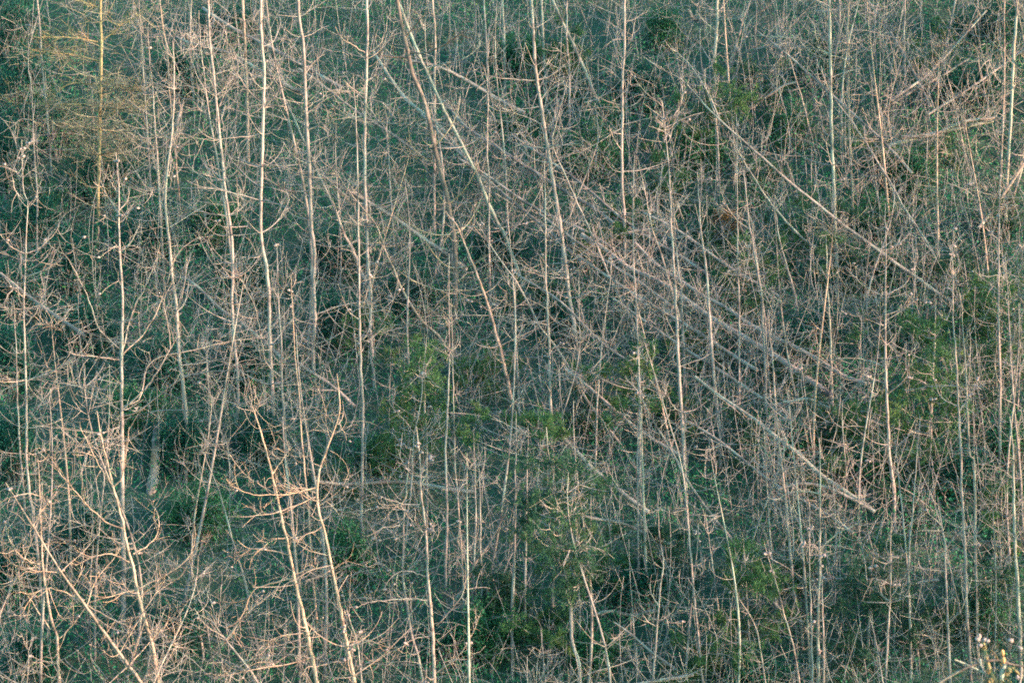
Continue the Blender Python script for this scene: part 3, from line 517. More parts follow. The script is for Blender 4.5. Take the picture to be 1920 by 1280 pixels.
# round evergreen shrubs: label, centre x, centre y, half width, half height, tone
SHRUBS = [
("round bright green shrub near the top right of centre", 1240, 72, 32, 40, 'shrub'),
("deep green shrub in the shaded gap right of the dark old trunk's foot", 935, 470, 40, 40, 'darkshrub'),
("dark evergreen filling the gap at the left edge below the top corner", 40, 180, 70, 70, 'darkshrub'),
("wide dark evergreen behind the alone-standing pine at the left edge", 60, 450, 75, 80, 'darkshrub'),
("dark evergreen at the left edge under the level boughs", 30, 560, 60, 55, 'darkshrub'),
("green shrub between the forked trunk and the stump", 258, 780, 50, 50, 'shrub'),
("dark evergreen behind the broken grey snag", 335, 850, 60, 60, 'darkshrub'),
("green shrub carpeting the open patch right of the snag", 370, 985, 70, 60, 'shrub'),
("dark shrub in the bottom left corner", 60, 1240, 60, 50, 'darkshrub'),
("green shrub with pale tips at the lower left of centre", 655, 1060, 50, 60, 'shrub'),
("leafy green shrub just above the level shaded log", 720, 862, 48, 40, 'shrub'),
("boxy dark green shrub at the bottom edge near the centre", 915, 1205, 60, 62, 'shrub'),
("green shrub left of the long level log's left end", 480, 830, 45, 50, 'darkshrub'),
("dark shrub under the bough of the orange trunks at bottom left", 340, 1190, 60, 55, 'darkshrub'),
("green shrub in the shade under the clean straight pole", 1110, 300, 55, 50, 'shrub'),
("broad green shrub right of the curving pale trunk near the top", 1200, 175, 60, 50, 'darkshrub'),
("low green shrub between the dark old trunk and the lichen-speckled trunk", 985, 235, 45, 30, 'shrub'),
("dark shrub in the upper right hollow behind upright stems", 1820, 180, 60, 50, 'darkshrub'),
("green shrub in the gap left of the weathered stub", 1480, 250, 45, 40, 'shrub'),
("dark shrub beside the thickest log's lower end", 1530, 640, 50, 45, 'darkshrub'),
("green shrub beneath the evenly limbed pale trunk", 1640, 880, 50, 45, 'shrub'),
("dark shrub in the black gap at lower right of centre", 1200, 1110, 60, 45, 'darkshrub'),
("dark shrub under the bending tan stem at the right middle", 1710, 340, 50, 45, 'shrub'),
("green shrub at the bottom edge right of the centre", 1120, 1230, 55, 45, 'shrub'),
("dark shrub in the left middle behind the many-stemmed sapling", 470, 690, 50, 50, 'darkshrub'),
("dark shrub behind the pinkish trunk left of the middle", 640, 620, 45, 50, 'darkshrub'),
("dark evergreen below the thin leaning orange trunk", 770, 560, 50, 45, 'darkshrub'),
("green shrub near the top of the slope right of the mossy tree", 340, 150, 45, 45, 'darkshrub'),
("dark shrub at top left of centre behind the orange-lit trunk", 430, 60, 45, 40, 'darkshrub'),
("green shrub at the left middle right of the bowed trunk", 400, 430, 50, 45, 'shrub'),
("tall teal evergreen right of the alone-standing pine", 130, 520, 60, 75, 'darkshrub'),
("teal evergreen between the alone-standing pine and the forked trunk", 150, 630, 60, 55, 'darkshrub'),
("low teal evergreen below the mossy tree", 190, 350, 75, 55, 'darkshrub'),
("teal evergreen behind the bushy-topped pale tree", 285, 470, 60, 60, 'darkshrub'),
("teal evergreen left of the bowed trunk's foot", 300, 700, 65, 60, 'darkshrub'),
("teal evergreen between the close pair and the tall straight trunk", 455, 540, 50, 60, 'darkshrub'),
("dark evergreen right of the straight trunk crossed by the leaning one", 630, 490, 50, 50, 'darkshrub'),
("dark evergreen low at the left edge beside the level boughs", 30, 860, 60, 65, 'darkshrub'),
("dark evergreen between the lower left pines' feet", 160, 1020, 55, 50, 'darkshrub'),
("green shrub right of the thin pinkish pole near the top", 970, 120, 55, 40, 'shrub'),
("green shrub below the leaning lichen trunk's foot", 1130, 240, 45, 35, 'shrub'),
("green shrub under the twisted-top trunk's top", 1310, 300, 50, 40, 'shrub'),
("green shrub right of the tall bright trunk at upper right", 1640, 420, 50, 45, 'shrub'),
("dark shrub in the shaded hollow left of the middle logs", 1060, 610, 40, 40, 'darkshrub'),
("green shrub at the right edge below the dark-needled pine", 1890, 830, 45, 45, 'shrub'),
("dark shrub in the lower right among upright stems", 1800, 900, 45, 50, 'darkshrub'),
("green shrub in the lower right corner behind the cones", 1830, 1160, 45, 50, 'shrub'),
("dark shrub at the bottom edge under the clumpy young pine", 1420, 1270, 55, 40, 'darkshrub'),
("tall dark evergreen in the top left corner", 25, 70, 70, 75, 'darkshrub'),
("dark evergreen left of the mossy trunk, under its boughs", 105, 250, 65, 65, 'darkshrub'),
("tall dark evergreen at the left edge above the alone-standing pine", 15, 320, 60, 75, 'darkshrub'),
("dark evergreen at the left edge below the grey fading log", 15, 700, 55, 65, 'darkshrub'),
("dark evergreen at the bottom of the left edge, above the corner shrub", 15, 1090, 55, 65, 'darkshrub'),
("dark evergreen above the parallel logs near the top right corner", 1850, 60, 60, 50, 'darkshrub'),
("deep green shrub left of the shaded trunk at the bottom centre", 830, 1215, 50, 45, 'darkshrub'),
]
# ------------------------------------------------------------------ ground: one sheet, valley floor to ridge
def axis(a, b, fine0, fine1, df, dc):
    return np.unique(np.concatenate([np.arange(a, fine0, dc), np.arange(fine0, fine1, df), np.arange(fine1, b + dc, dc)]))
gx = axis(-260, 260, -18, 18, .3, 6.0); gy = axis(-60, 420, 54, 92, .3, 5.0)
GX, GY = np.meshgrid(gx, gy)
GV = np.stack([GX.ravel(), GY.ravel(), ground_z(GX.ravel(), GY.ravel())], 1)
ii = np.arange(len(gx) * len(gy)).reshape(len(gy), len(gx))
GF = np.stack([ii[:-1, :-1], ii[:-1, 1:], ii[1:, 1:], ii[1:, :-1]], -1).reshape(-1, 4)
tag(obj("hillside_ground", mesh_from("hillside_ground", GV, GF, M['soil'])), kind="structure")

# ------------------------------------------------------------------ leaves, needles, twigs
def leaves(C, size, up=.4, r=rng, ratio=.55):
    """one small folded diamond per centre"""
    n = len(C)
    d = unit(r.normal(size=(n, 3)) + np.array([0, -.15, up]))
    s = unit(np.cross(d, r.normal(size=(n, 3))))
    L = (size * r.uniform(.6, 1.4, n))[:, None]
    nrm = np.cross(d, s)
    V = np.stack([C - d * L * .5, C + s * L * ratio * .5 + nrm * L * .08, C + d * L * .5, C - s * L * ratio * .5 + nrm * L * .08], 1)
    F = np.arange(n * 4).reshape(n, 4)
    return V.reshape(-1, 3), F

def arcs(P0, D, L, curl, K, r=rng, jit=.06):
    """curved strands: start points, start directions, lengths; curl (n,3) bends the direction along the way"""
    n = len(P0)
    P = np.empty((n, K, 3)); P[:, 0] = P0
    d = unit(D)
    for k in range(1, K):
        P[:, k] = P[:, k - 1] + d * (L / (K - 1))[:, None]
        d = unit(d + curl / (K - 1) + r.normal(size=(n, 3)) * jit)
    return P

def taper(n, K, r0, r1):
    t = np.linspace(0, 1, K)[None, :]
    return np.asarray(r0)[:, None] * (1 - t) + np.asarray(r1)[:, None] * t

TW = .0052          # half thickness of an ordinary twig
def twigs_on(P, per, L, r, mb, rad=TW, up=.5):
    """side twigs on strands P (n,K,3)"""
    n, K, _ = P.shape
    m = max(1, int(n * per))
    i = r.integers(0, n, m); f = r.uniform(.2, 1.0, m) * (K - 1)
    k = np.minimum(f.astype(int), K - 2); u = (f - k)[:, None]
    p = P[i, k] * (1 - u) + P[i, k + 1] * u
    t = unit(P[i, k + 1] - P[i, k])
    d = unit(t * .7 + r.normal(size=(m, 3)) * .75)
    T = arcs(p, d, L * r.uniform(.35, 1.3, m), np.array([0, 0, 1.0])[None] * r.uniform(-.3, 1.3, (m, 1)) * up + r.normal(size=(m, 3)) * .55, 5, r, .05)
    mb.add(*tubes(T, taper(m, 5, rad * r.uniform(.8, 1.25, m), np.full(m, rad * .55))))
    return T

def cone_mesh(name, mat, L=.105, R=.033, seed=0):
    r = np.random.default_rng(seed)
    nr, ns = 9, 10
    V = []
    for a in range(nr):
        t = a / (nr - 1)
        rad = R * (math.sin(math.pi * (t * .86 + .1)) ** .8) * (1.12 if a % 2 else .86)
        if a in (0, nr - 1): rad *= .25
        for s in range(ns):
            th = 2 * math.pi * (s + .5 * (a % 2)) / ns
            q = rad * (1 + .14 * r.normal())
            V.append((q * math.cos(th), q * math.sin(th), t * L))
    F = [(a * ns + s, a * ns + (s + 1) % ns, (a + 1) * ns + (s + 1) % ns, (a + 1) * ns + s) for a in range(nr - 1) for s in range(ns)]
    return mesh_from(name, np.array(V), np.array(F), mat, True)
CONES = [cone_mesh("pine_cone", M['cone'], .075 + .012 * i, .024 + .003 * i, i) for i in range(3)]

def put_cones(parent, pts, n, r, origin):
    """single cones in pairs or threes at twig points, each a child of the part that carries it"""
    left = n
    while left > 0:
        p = pts[r.integers(0, len(pts))] + r.normal(size=3) * .01
        a = r.uniform(0, 6.28)
        for j in range(min(left, int(r.integers(1, 4)))):
            o = obj("pine_cone", CONES[int(r.integers(0, 3))], parent, p - origin + r.normal(size=3) * .008)
            an = a + j * 2.2 + r.normal() * .3
            d = Vector((math.cos(an), math.sin(an) * .6 - .2, r.uniform(-.5, .5)))
            o.rotation_euler = d.to_track_quat('Z', 'Y').to_euler()
            s = r.uniform(.55, .95); o.scale = (s, s, s)
            left -= 1

def trunk_radius(K, w, tip, r):
    t = np.linspace(0, 1, K)              # 0 foot, 1 top
    R = w * (1.12 - .38 * t)
    if tip: R = w * (1.10 * (1 - t) ** .75 + .20)
    R[0] *= 1.12
    R = R * (1 + .07 * np.convolve(r.normal(size=K + 4), [.2, .3, .3, .2], 'same')[2:-2])
    return R

def px_line(s):
    return np.array([[float(v) for v in p.split(",")] for p in s.split()])

def build_trunk_line(pts, o, r, Y, lean):
    """photograph line (tip first) -> 3-D centre line, foot first, standing at depth Y"""
    p = pts[::-1].copy()
    b = o.get('b', p[0, 1] + 40)
    if b > p[0, 1] + 2:
        k = min(3, len(p) - 1)
        sl = np.clip((p[0, 0] - p[k, 0]) / max(20., p[0, 1] - p[k, 1]), -.75, .75)
        p = np.vstack([[p[0, 0] + sl * .8 * (b - p[0, 1]), b], p])
    if 'up' in o:
        k = min(3, len(p) - 1)
        sl = np.clip((p[-1, 0] - p[-1 - k, 0]) / max(20., p[-1 - k, 1] - p[-1, 1]), -.7, .7)
        p = np.vstack([p, [p[-1, 0] + sl * (p[-1, 1] - o['up']), o['up']]])
    n = int(np.clip(len(p) * 4, 18, 60))
    q = resample(p, n)
    q[1:-1, 0] += r.normal(size=n - 2) * .45
    t = np.linspace(0, 1, n)
    H = (q[0, 1] - q[-1, 1]) / FPX * Y
    D = Y + lean * H * t + .06 * np.sin(t * 5 + r.uniform(0, 6)) * t
    L = np.stack([(q[:, 0] - 960) / FPX * D, D, (640 - q[:, 1]) / FPX * D], 1)
    g = float(ground_z(L[0, 0], L[0, 1]))
    f = L[0].copy(); d = unit(L[0] - L[2]); d[2] = min(d[2], -.5)
    f = f + d * max(.12, (L[0, 2] - g + .15) / -d[2])
    L = np.vstack([f, L])
    return L, q

def limb_mesh(line, Y0_, w, r, o, mb, sub=1.0, twigr=TW):
    """a traced bough: photograph line from trunk outwards"""
    p = px_line(line); n = max(8, len(p) * 3)
    q = resample(p, n); t = np.linspace(0, 1, n)
    length = np.linalg.norm(np.diff(q, axis=0), axis=1).sum() / FPX * Y0_
    D = Y0_ + r.uniform(-.55, .25) * length * t + .02 * np.sin(t * 7)
    L = np.stack([(q[:, 0] - 960) / FPX * D, D, (640 - q[:, 1]) / FPX * D], 1)
    L[1:] += r.normal(size=(n - 1, 3)) * .006
    R = (w * (.95 - .62 * t))
    mb.add(*tubes(L[None], R[None], 6))
    m = max(4, int(length * 9 * sub))
    # side twigs, spread along the bough
    i = r.uniform(.15, 1, m) * (n - 1); k = np.minimum(i.astype(int), n - 2); u = (i - k)[:, None]
    pp = L[k] * (1 - u) + L[k + 1] * u
    tg = unit(L[k + 1] - L[k])
    d = unit(tg * .8 + r.normal(size=(m, 3)) * .8)
    T = arcs(pp, d, r.uniform(.12, .55, m), np.array([0, 0, 1.])[None] * r.uniform(-.4, 1.6, (m, 1)) + r.normal(size=(m, 3)) * .5, 6, r, .045)
    mb.add(*tubes(T, taper(m, 6, twigr * r.uniform(.85, 1.35, m), np.full(m, twigr * .6))))
    twigs_on(T, 1.4, .2, r, mb, twigr * .8)
    return np.vstack([L[n // 3:], T[:, -1]])

def bare_crown(L, R, o, r, mb, scale, twig=TW):
    """whorled dead boughs along a trunk (L foot first); returns points where cones may hang"""
    seg = np.concatenate([[0], np.cumsum(np.linalg.norm(np.diff(L, axis=0), axis=1))]); H = seg[-1]
    cs = o.get('cs', .12); ce = o.get('ce', .99)
    dens = o.get('c', .5) * r.uniform(.7, 1.4) * (.62 if o.get('L', 70) >= 90 and not o.get('moss') else 1); Lp = o.get('L', 70) * 1.35 * r.uniform(.8, 1.25) * scale
    nwh = max(2, int(H * (ce - cs) / .42))
    hs = (cs + (ce - cs) * (np.arange(nwh) + r.uniform(0, .8, nwh)) / nwh) * H
    P0, D, LL, RR = [], [], [], []
    for h in hs:
        f = h / H
        c = np.array([np.interp(h, seg, L[:, k]) for k in range(3)])
        ax = np.array([np.interp(min(h + .2, H), seg, L[:, k]) for k in range(3)]) - np.array([np.interp(max(h - .2, 0), seg, L[:, k]) for k in range(3)])
        ax = unit(ax)
        m = r.poisson(dens * 4.2)
        a0 = r.uniform(0, 6.28)
        for j in range(m):
            a = a0 + j * 6.28 / max(m, 1) + r.normal() * .35
            out = np.array([math.cos(a), math.sin(a), 0])
            out = unit(out - ax * out.dot(ax))
            rise = r.uniform(-.15, .45) + .55 * max(0, f - .6) * 2
            P0.append(c); D.append(out + ax * rise)
            prof = (1.05 - .75 * f) if f > .25 else .86
            LL.append(Lp * prof * r.uniform(.35, 1.45)); RR.append(np.interp(h, seg, R))
    if not P0: return L[-3:]
    P0, D, LL, RR = map(np.array, (P0, D, LL, RR))
    n = len(P0)
    curl = np.array([0, 0, 1.])[None] * r.choice([1.5, 1.0, .5, -.35], n, p=[.3, .3, .25, .15])[:, None] + r.normal(size=(n, 3)) * .3
    B = arcs(P0, D, LL, curl, 8, r, .05)
    r0 = np.clip(RR * .32, twig * 1.05, .019) * np.clip(LL / .8, .6, 1.3)
    mb.add(*tubes(B, taper(n, 8, r0, np.full(n, twig * .65)), 4))
    T = twigs_on(B, 2.5, .42 * min(1.2, Lp / .7), r, mb, twig)
    twigs_on(T, .8, .14, r, mb, twig * .75)
    return np.vstack([B[:, -1], B[:, 5], T[:, -1]])

LABELLED = []
def bare_tree(row, i):
    label, w, bark, line, o = row
    r = np.random.default_rng(1000 + i)
    Y = float(ground_depth(o.get('b', px_line(line)[-1, 1] + 40)))
    L, q = build_trunk_line(px_line(line), o, r, Y, r.uniform(-.05, .03))
    wr = w * .395 / FPX * Y
    K = len(L)
    R = trunk_radius(K, wr, 'up' not in o, r)
    foot = L[0] + np.array([0, 0, .15])
    root = thing("bare_tree", label, "tree", foot, "bare and dead trees on the slope")
    mb = MB(); mb.add(*tubes((L - foot)[None], R[None], 9))
    obj("trunk", mb.mesh("trunk", M[bark]), root)
    tw = M[o.get('tw', 'twig_warm' if bark == 'orange' else 'twig')]
    mb = MB()
    tips = bare_crown(L, R, o, r, mb, Y / FPX)
    if o.get('moss'):
        # veils of fine lichened twigs hanging about the boughs
        for (cx, cy, rx, ry, n) in ((215, 160, 60, 14, 170), (225, 196, 70, 14, 190), (150, 235, 100, 14, 240), (190, 262, 110, 14, 220), (110, 200, 90, 10, 150), (120, 110, 80, 30, 160), (200, 290, 90, 14, 150)):
            X = np.stack([r.normal(cx, rx * .5, n), np.full(n, Y), r.normal(cy, ry * .5, n)], 1)
            C = np.stack([(X[:, 0] - 960) / FPX * Y, Y + r.normal(size=n) * .45, (640 - X[:, 2]) / FPX * Y], 1)
            T = arcs(C, r.normal(size=(n, 3)) * np.array([1, .8, .3]), r.uniform(.15, .5, n), r.normal(size=(n, 3)) * .5 + np.array([0, 0, .2]), 5, r, .15)
            mb.add(*tubes(T, taper(n, 5, np.full(n, .0048), np.full(n, .003))))
    mb.V = [v - foot for v in mb.V]
    cr = obj("crown", mb.mesh("crown", tw), root)
    k = o.get('k', 0)
    lim = o.get('lim', [])
    if 'up' not in o and k:
        tips = np.vstack([tips, np.repeat(L[-4:], 8, axis=0)])
    per = int(k * .7 / len(lim)) if lim else 0
    for ln in lim:
        mb = MB()
        lp = px_line(ln)[0]
        Yl = float(np.interp(-lp[1], -q[:, 1], L[1:, 1])) if len(q) == len(L) - 1 else Y
        pts = limb_mesh(ln, Yl, max(.0125, min(wr * .42, .023)), r, o, mb, 2.6 if o.get('moss') else 1.0)
        mb.V = [v - foot for v in mb.V]
        lo = obj("limb", mb.mesh("limb", M[bark] if bark != 'grey' else tw), root)
        if per: put_cones(lo, pts, per, r, foot)
    if k - per * len(lim) > 0: put_cones(cr, tips, k - per * len(lim), r, foot)
    for (tx, ty) in o.get('tuft', []):
        mb = MB(); c = at(tx, ty, Y)
        needle_clump(mb, c[None], 12 / FPX * Y, r, 7)
        mb.V = [v - foot for v in mb.V]
        obj("needle_tuft", mb.mesh("needle_tuft", M['needle_dark'], False), root)
    LABELLED.append((foot, label))

def needle_clump(mb, C, rad, r, tufts=11, blades=26, ln=None):
    """bottle-brush sprays of needles round clump centres C (n,3)"""
    n = len(C)
    c = np.repeat(C, tufts, axis=0) + r.normal(size=(n * tufts, 3)) * rad * np.array([.52, .52, .34])
    ax = unit(np.array([0, -.15, .9]) + r.normal(size=c.shape) * .55)
    b = np.repeat(c, blades, axis=0); a = np.repeat(ax, blades, axis=0)
    m = len(b)
    b = b + a * r.uniform(-.06, .05, (m, 1))
    d = unit(a * .75 + r.normal(size=(m, 3)) * .62)
    L = (r.uniform(.07, .125, m) if ln is None else ln * r.uniform(.7, 1.2, m))[:, None]
    s = unit(np.cross(d, r.normal(size=(m, 3)))) * .0066
    V = np.stack([b, b + d * L * .4 + s, b + d * L, b + d * L * .4 - s], 1).reshape(-1, 3)
    mb.add(V, np.arange(m * 4).reshape(m, 4))

def two_mat_mesh(name, mba, ma, mbb, mb_):
    """branches (ma) and leaves (mb_) of one crown in one mesh"""
    na = sum(len(f) for f in mba.F)
    J = MB()
    for v, f in zip(mba.V, mba.F): J.V.append(v); J.F.append(f)
    J.n = mba.n
    for v, f in zip(mbb.V, mbb.F): J.V.append(v); J.F.append(f + J.n)
    me = J.mesh(name, ma)
    me.materials.append(mb_)
    idx = np.zeros(len(me.polygons), np.int32); idx[na:] = 1
    me.polygons.foreach_set("material_index", idx)
    return me

def pine_tree(row, i):
    label, w, brow, line, tone, clumps, _ = row
    r = np.random.default_rng(3000 + i)
    Y = float(ground_depth(brow))
    o = dict(b=brow)
    L, q = build_trunk_line(px_line(line), o, r, Y, 0)
    R = trunk_radius(len(L), w * .5 / FPX * Y, True, r)
    foot = L[0] + np.array([0, 0, .15])
    root = thing("pine_tree", label, "pine tree", foot, "green pines")
    mb = MB(); mb.add(*tubes((L - foot)[None], R[None], 8))
    obj("trunk", mb.mesh("trunk", M['pale']), root)
    ba, le = MB(), MB()
    for c in clumps.split():
        cx, cy, cr = [float(v) for v in c.split(",")]
        D = Y + r.uniform(-.75, .75)
        C = at(cx, cy, D)
        needle_clump(le, C[None], cr / FPX * Y * 1.65, r, int(7 + cr * .6), 24)
        # bough from the stem to the clump
        zt = min(C[2] - .1 + .0, L[-2, 2])
        zt = max(zt - .25 * abs(C[0] - np.interp(zt, L[:, 2], L[:, 0])), L[0, 2] + .2)
        s = np.array([np.interp(zt, L[:, 2], L[:, 0]), np.interp(zt, L[:, 2], L[:, 1]), zt])
        mid = (s + C) / 2 + np.array([0, 0, -.06])
        P = resample(np.stack([s, mid, C]), 7)[None]
        ba.add(*tubes(P, np.linspace(.012, .006, 7)[None], 4))
        twigs_on(P, 5, .2, r, ba, .0045)
    ba.V = [v - foot for v in ba.V]; le.V = [v - foot for v in le.V]
    obj("crown", two_mat_mesh("crown", ba, M['twig'], le, M[tone]), root)

def on_slope(px, py, h=0.0):
    """the point of the slope that the photograph shows at px,py, h metres above the soil"""
    Y = (SLOPE * Y0 - h) / (SLOPE - (640.0 - py) / FPX)
    p = at(px, py, Y)
    for _ in range(6):
        e = p[2] - (float(ground_z(p[0], p[1])) + h)
        Y = Y + e * .9
        p = at(px, py, Y)
    return p

def fallen_log(row, i):
    label, w, bark, line, h0, h1 = row
    r = np.random.default_rng(5000 + i)
    p = px_line(line); n = len(p)
    hs = np.linspace(h0 + .75, h1 + .5, n)
    L = np.array([on_slope(a, b, h) for (a, b), h in zip(p, hs)])
    # a log is straight: fair the depth along its length
    t = np.linspace(0, 1, n)
    L[:, 1] = np.polyval(np.polyfit(t, L[:, 1], 1), t)
    L[:, 0] = (p[:, 0] - 960) / FPX * L[:, 1]; L[:, 2] = (640 - p[:, 1]) / FPX * L[:, 1]
    L = resample(L, max(14, n * 4))
    K = len(L)
    tt = np.linspace(0, 1, K)
    L[:, 2] += (r.normal() * .06 * np.sin(tt * 3.14) + r.normal() * .03 * np.sin(tt * 9 + r.uniform(0, 6)))
    wr = w * .47 / FPX * 69
    R = wr * (.78 + .34 * np.linspace(0, 1, K)) * (1 + .05 * r.normal(size=K))
    c = L.mean(0)
    root = thing("fallen_log", label, "log", c, "logs and toppled trunks on the slope")
    mb = MB(); mb.add(*tubes((L - c)[None], R[None], 9))
    e0, e1 = L[0] - c, L[-1] - c
    for e, q, rr in ((e0, unit(L[0] - L[1]), R[0]), (e1, unit(L[-1] - L[-2]), R[-1])):
        P = np.stack([e, e + q * rr * .25, e + q * rr * .3])[None]
        mb.add(*tubes(P, np.array([[rr, rr * .6, .001]]), 9))
    obj("trunk", mb.mesh("trunk", M[bark]), root)
    mb = MB()
    seg = np.linalg.norm(np.diff(L, axis=0), axis=1).sum()
    m = max(3, int(seg * 10))
    k = r.integers(1, K - 1, m)
    d = unit(r.normal(size=(m, 3)) + np.array([0, -.2, .5]))
    B = arcs(L[k], d, r.uniform(.12, .8, m), r.normal(size=(m, 3)) * .4 + np.array([0, 0, .5]), 6, r, .1)
    mb.add(*tubes(B, taper(m, 6, np.full(m, .009), np.full(m, .004)), 4))
    twigs_on(B, 2, .25, r, mb)
    mb.V = [v - c for v in mb.V]
    obj("crown", mb.mesh("crown", M['twig']), root)

def snag(row, i):
    label, w, line = row
    r = np.random.default_rng(7000 + i)
    p = px_line(line)
    Y = float(ground_depth(p[-1, 1] + 18))
    L, q = build_trunk_line(p, dict(b=p[-1, 1] + 18), r, Y, 0)
    K = len(L)
    R = (w * .5 / FPX * Y) * (1.05 - .22 * np.linspace(0, 1, K)) * (1 + .04 * r.normal(size=K))
    foot = L[0] + np.array([0, 0, .1])
    root = thing("tree_stump", label, "stump", foot, "broken stumps")
    ns = 14
    V, F = tubes((L - foot)[None], R[None], ns)
    V = V.reshape(K, ns, 3)
    jag = r.uniform(-.05, .30, ns) * R[-1] * 6
    V[-1, :, 2] += np.maximum(jag, -.02)
    V[-1, :, :2] = V[-1, :, :2] * .9 + V[-1, :, :2].mean(0) * .1
    mb = MB(); mb.add(V.reshape(-1, 3), F)
    # the inner face of the broken rim and its floor
    Vi = V[-1].copy(); cen = Vi.mean(0)
    In = np.concatenate([Vi, (Vi - cen) * .5 + cen - np.array([0, 0, .12])])
    Fi = np.array([[s, (s + 1) % ns, ns + (s + 1) % ns, ns + s] for s in range(ns)])
    mb.add(In, Fi)
    obj("trunk", mb.mesh("trunk", M['weathered']), root)
    # slivers of torn wood at the rim
    mb = MB()
    m = 7
    a = r.uniform(0, 6.28, m); rr = R[-1]
    P0 = cen[None] + np.stack([np.cos(a) * rr * .8, np.sin(a) * rr * .8, np.full(m, -.05)], 1)
    S = arcs(P0, np.stack([np.cos(a) * .25, np.sin(a) * .25, np.ones(m)], 1), r.uniform(.15, .32, m), r.normal(size=(m, 3)) * .2, 4, r)
    mb.add(*tubes(S, taper(m, 4, np.full(m, .014), np.full(m, .002)), 4))
    obj("torn_wood", mb.mesh("torn_wood", M['pale']), root)

def shrub(row, i):
    label, cx, cy, hw, hh, tone = row
    r = np.random.default_rng(8000 + i)
    base = on_slope(cx, cy + hh * .55, .15)
    Y = base[1]; W = hw / FPX * Y; H = 2 * hh / FPX * Y
    foot = np.array([base[0], Y, float(ground_z(base[0], Y))])
    root = thing("evergreen_shrub", label, "shrub", foot, "evergreen shrubs under the trees")
    # stems fan out from the foot, leaves gather in clumps round their ends
    n = 26
    a = r.uniform(0, 6.28, n); e = np.sqrt(r.uniform(0.02, 1, n))
    tip = np.stack([np.cos(a) * e * W, np.sin(a) * e * W * .8, H * (.35 + .65 * np.sqrt(1 - .85 * e ** 2)) * r.uniform(.72, 1.05, n)], 1)
    P0 = np.stack([np.cos(a) * .05, np.sin(a) * .05, np.full(n, -.1)], 1)
    mid = (P0 + tip) / 2 + np.array([0, 0, .12]) + r.normal(size=(n, 3)) * .04
    t = np.linspace(0, 1, 7)[None, :, None]
    S = P0[:, None] * (1 - t) ** 2 + 2 * mid[:, None] * t * (1 - t) + tip[:, None] * t ** 2
    ba, le = MB(), MB()
    ba.add(*tubes(S, taper(n, 7, np.full(n, .011), np.full(n, .004)), 4))
    T = twigs_on(S, 4, .28, r, ba, .0045)
    cl = np.vstack([tip, T[:, -1], S[:, 5]])
    m = int(np.clip(9000 * W * H * 1.2, 2500, 7000))
    c = cl[r.integers(0, len(cl), m)] + r.normal(size=(m, 3)) * np.array([.085, .085, .075])
    le.add(*leaves(c, .052, .5, r))
    obj("crown", two_mat_mesh("crown", ba, M['twig'], le, M[tone]), root)

for i, row in enumerate(TREES): bare_tree(row, i)
for i, row in enumerate(PINES): pine_tree(row, i)
# small loose young pines scattered through the right half
YOUNG = [(1300, 250, "near the lichen-spotted pale trunk"), (1420, 330, "under the curved tan log"), (1650, 300, "below the parallel fallen logs"), (1870, 420, "at the right edge above the grey sloping log"), (1500, 470, "under the fallen-over trunk's middle"),
         (1660, 520, "behind the evenly limbed trunk's top"), (1330, 660, "on the thickest log's middle"), (1470, 700, "under the slimmer fallen log"), (1250, 760, "by the twisted-top trunk's foot"), (1400, 830, "between the smooth log and the straight light trunk"),
         (1560, 880, "below the smooth log's lower end"), (1840, 760, "among the cone-tipped stems at the right edge"), (1760, 860, "right of the bending grey trunk's top"), (1250, 1050, "right of the forked pinkish sapling"), (1500, 1080, "behind the thin pink sapling"),
         (1750, 1180, "beside the open-branched pale trunk"), (1140, 1080, "right of the dark green pine's trunk"), (940, 1120, "left of the dark green pine"), (1300, 1240, "low at the bottom edge right of centre"), (1600, 1240, "low at the bottom edge under the spreading pine"),
         (1180, 420, "above the pile of parallel logs"), (1090, 760, "at the foot of the curving pale trunk"), (900, 700, "right of the dark old trunk's foot"), (620, 900, "over the long level log's left end"), (1060, 120, "near the top centre"), (1690, 620, "behind the fallen-over trunk's lower end"), (1850, 620, "between the cone-tipped stems and the dark-needled pine"), (1790, 540, "under the thin second leaning trunk's foot"), (1610, 690, "left of the evenly limbed trunk, above its lowest boughs"),
         (1720, 950, "left of the bending grey trunk's middle"), (1880, 980, "behind the thick lichen-crusted trunk"), (1860, 1120, "above the cone-bearing top in the corner"), (1550, 800, "at the foot of the thin tufted trunk"), (1340, 440, "right of the twisted-top trunk"), (1240, 330, "between the whorled sapling and the smooth pale trunk"),
         (1530, 130, "behind the tall bright trunk's bough"), (1750, 120, "among the far upper right stems"), (1010, 560, "left of the curving pale trunk's foot"), (1030, 1190, "under the dark green pine, low down"), (1430, 160, "at the foot of the leaning upper right stems")]
ry = np.random.default_rng(404)
for i, (cx, cy, where) in enumerate(YOUNG):
    cl = []
    for q in range(int(ry.integers(11, 20))):
        cl.append(f"{cx + ry.normal() * 26:.0f},{cy + ry.normal() * 32:.0f},{ry.uniform(8, 16):.0f}")
    hgt = 45
    pine_tree((f"small loose young pine {where}", 3.2, cy + 75, f"{cx + ry.normal() * 8:.0f},{cy - hgt} {cx},{cy} {cx + ry.normal() * 5:.0f},{cy + 60}", ('needle', 'needle_dark')[i % 2], " ".join(cl), ""), 100 + i)

for i, row in enumerate(LOGS): fallen_log(row, i)
for i, row in enumerate(SNAGS): snag(row, i)
for i, row in enumerate(SHRUBS): shrub(row, i)

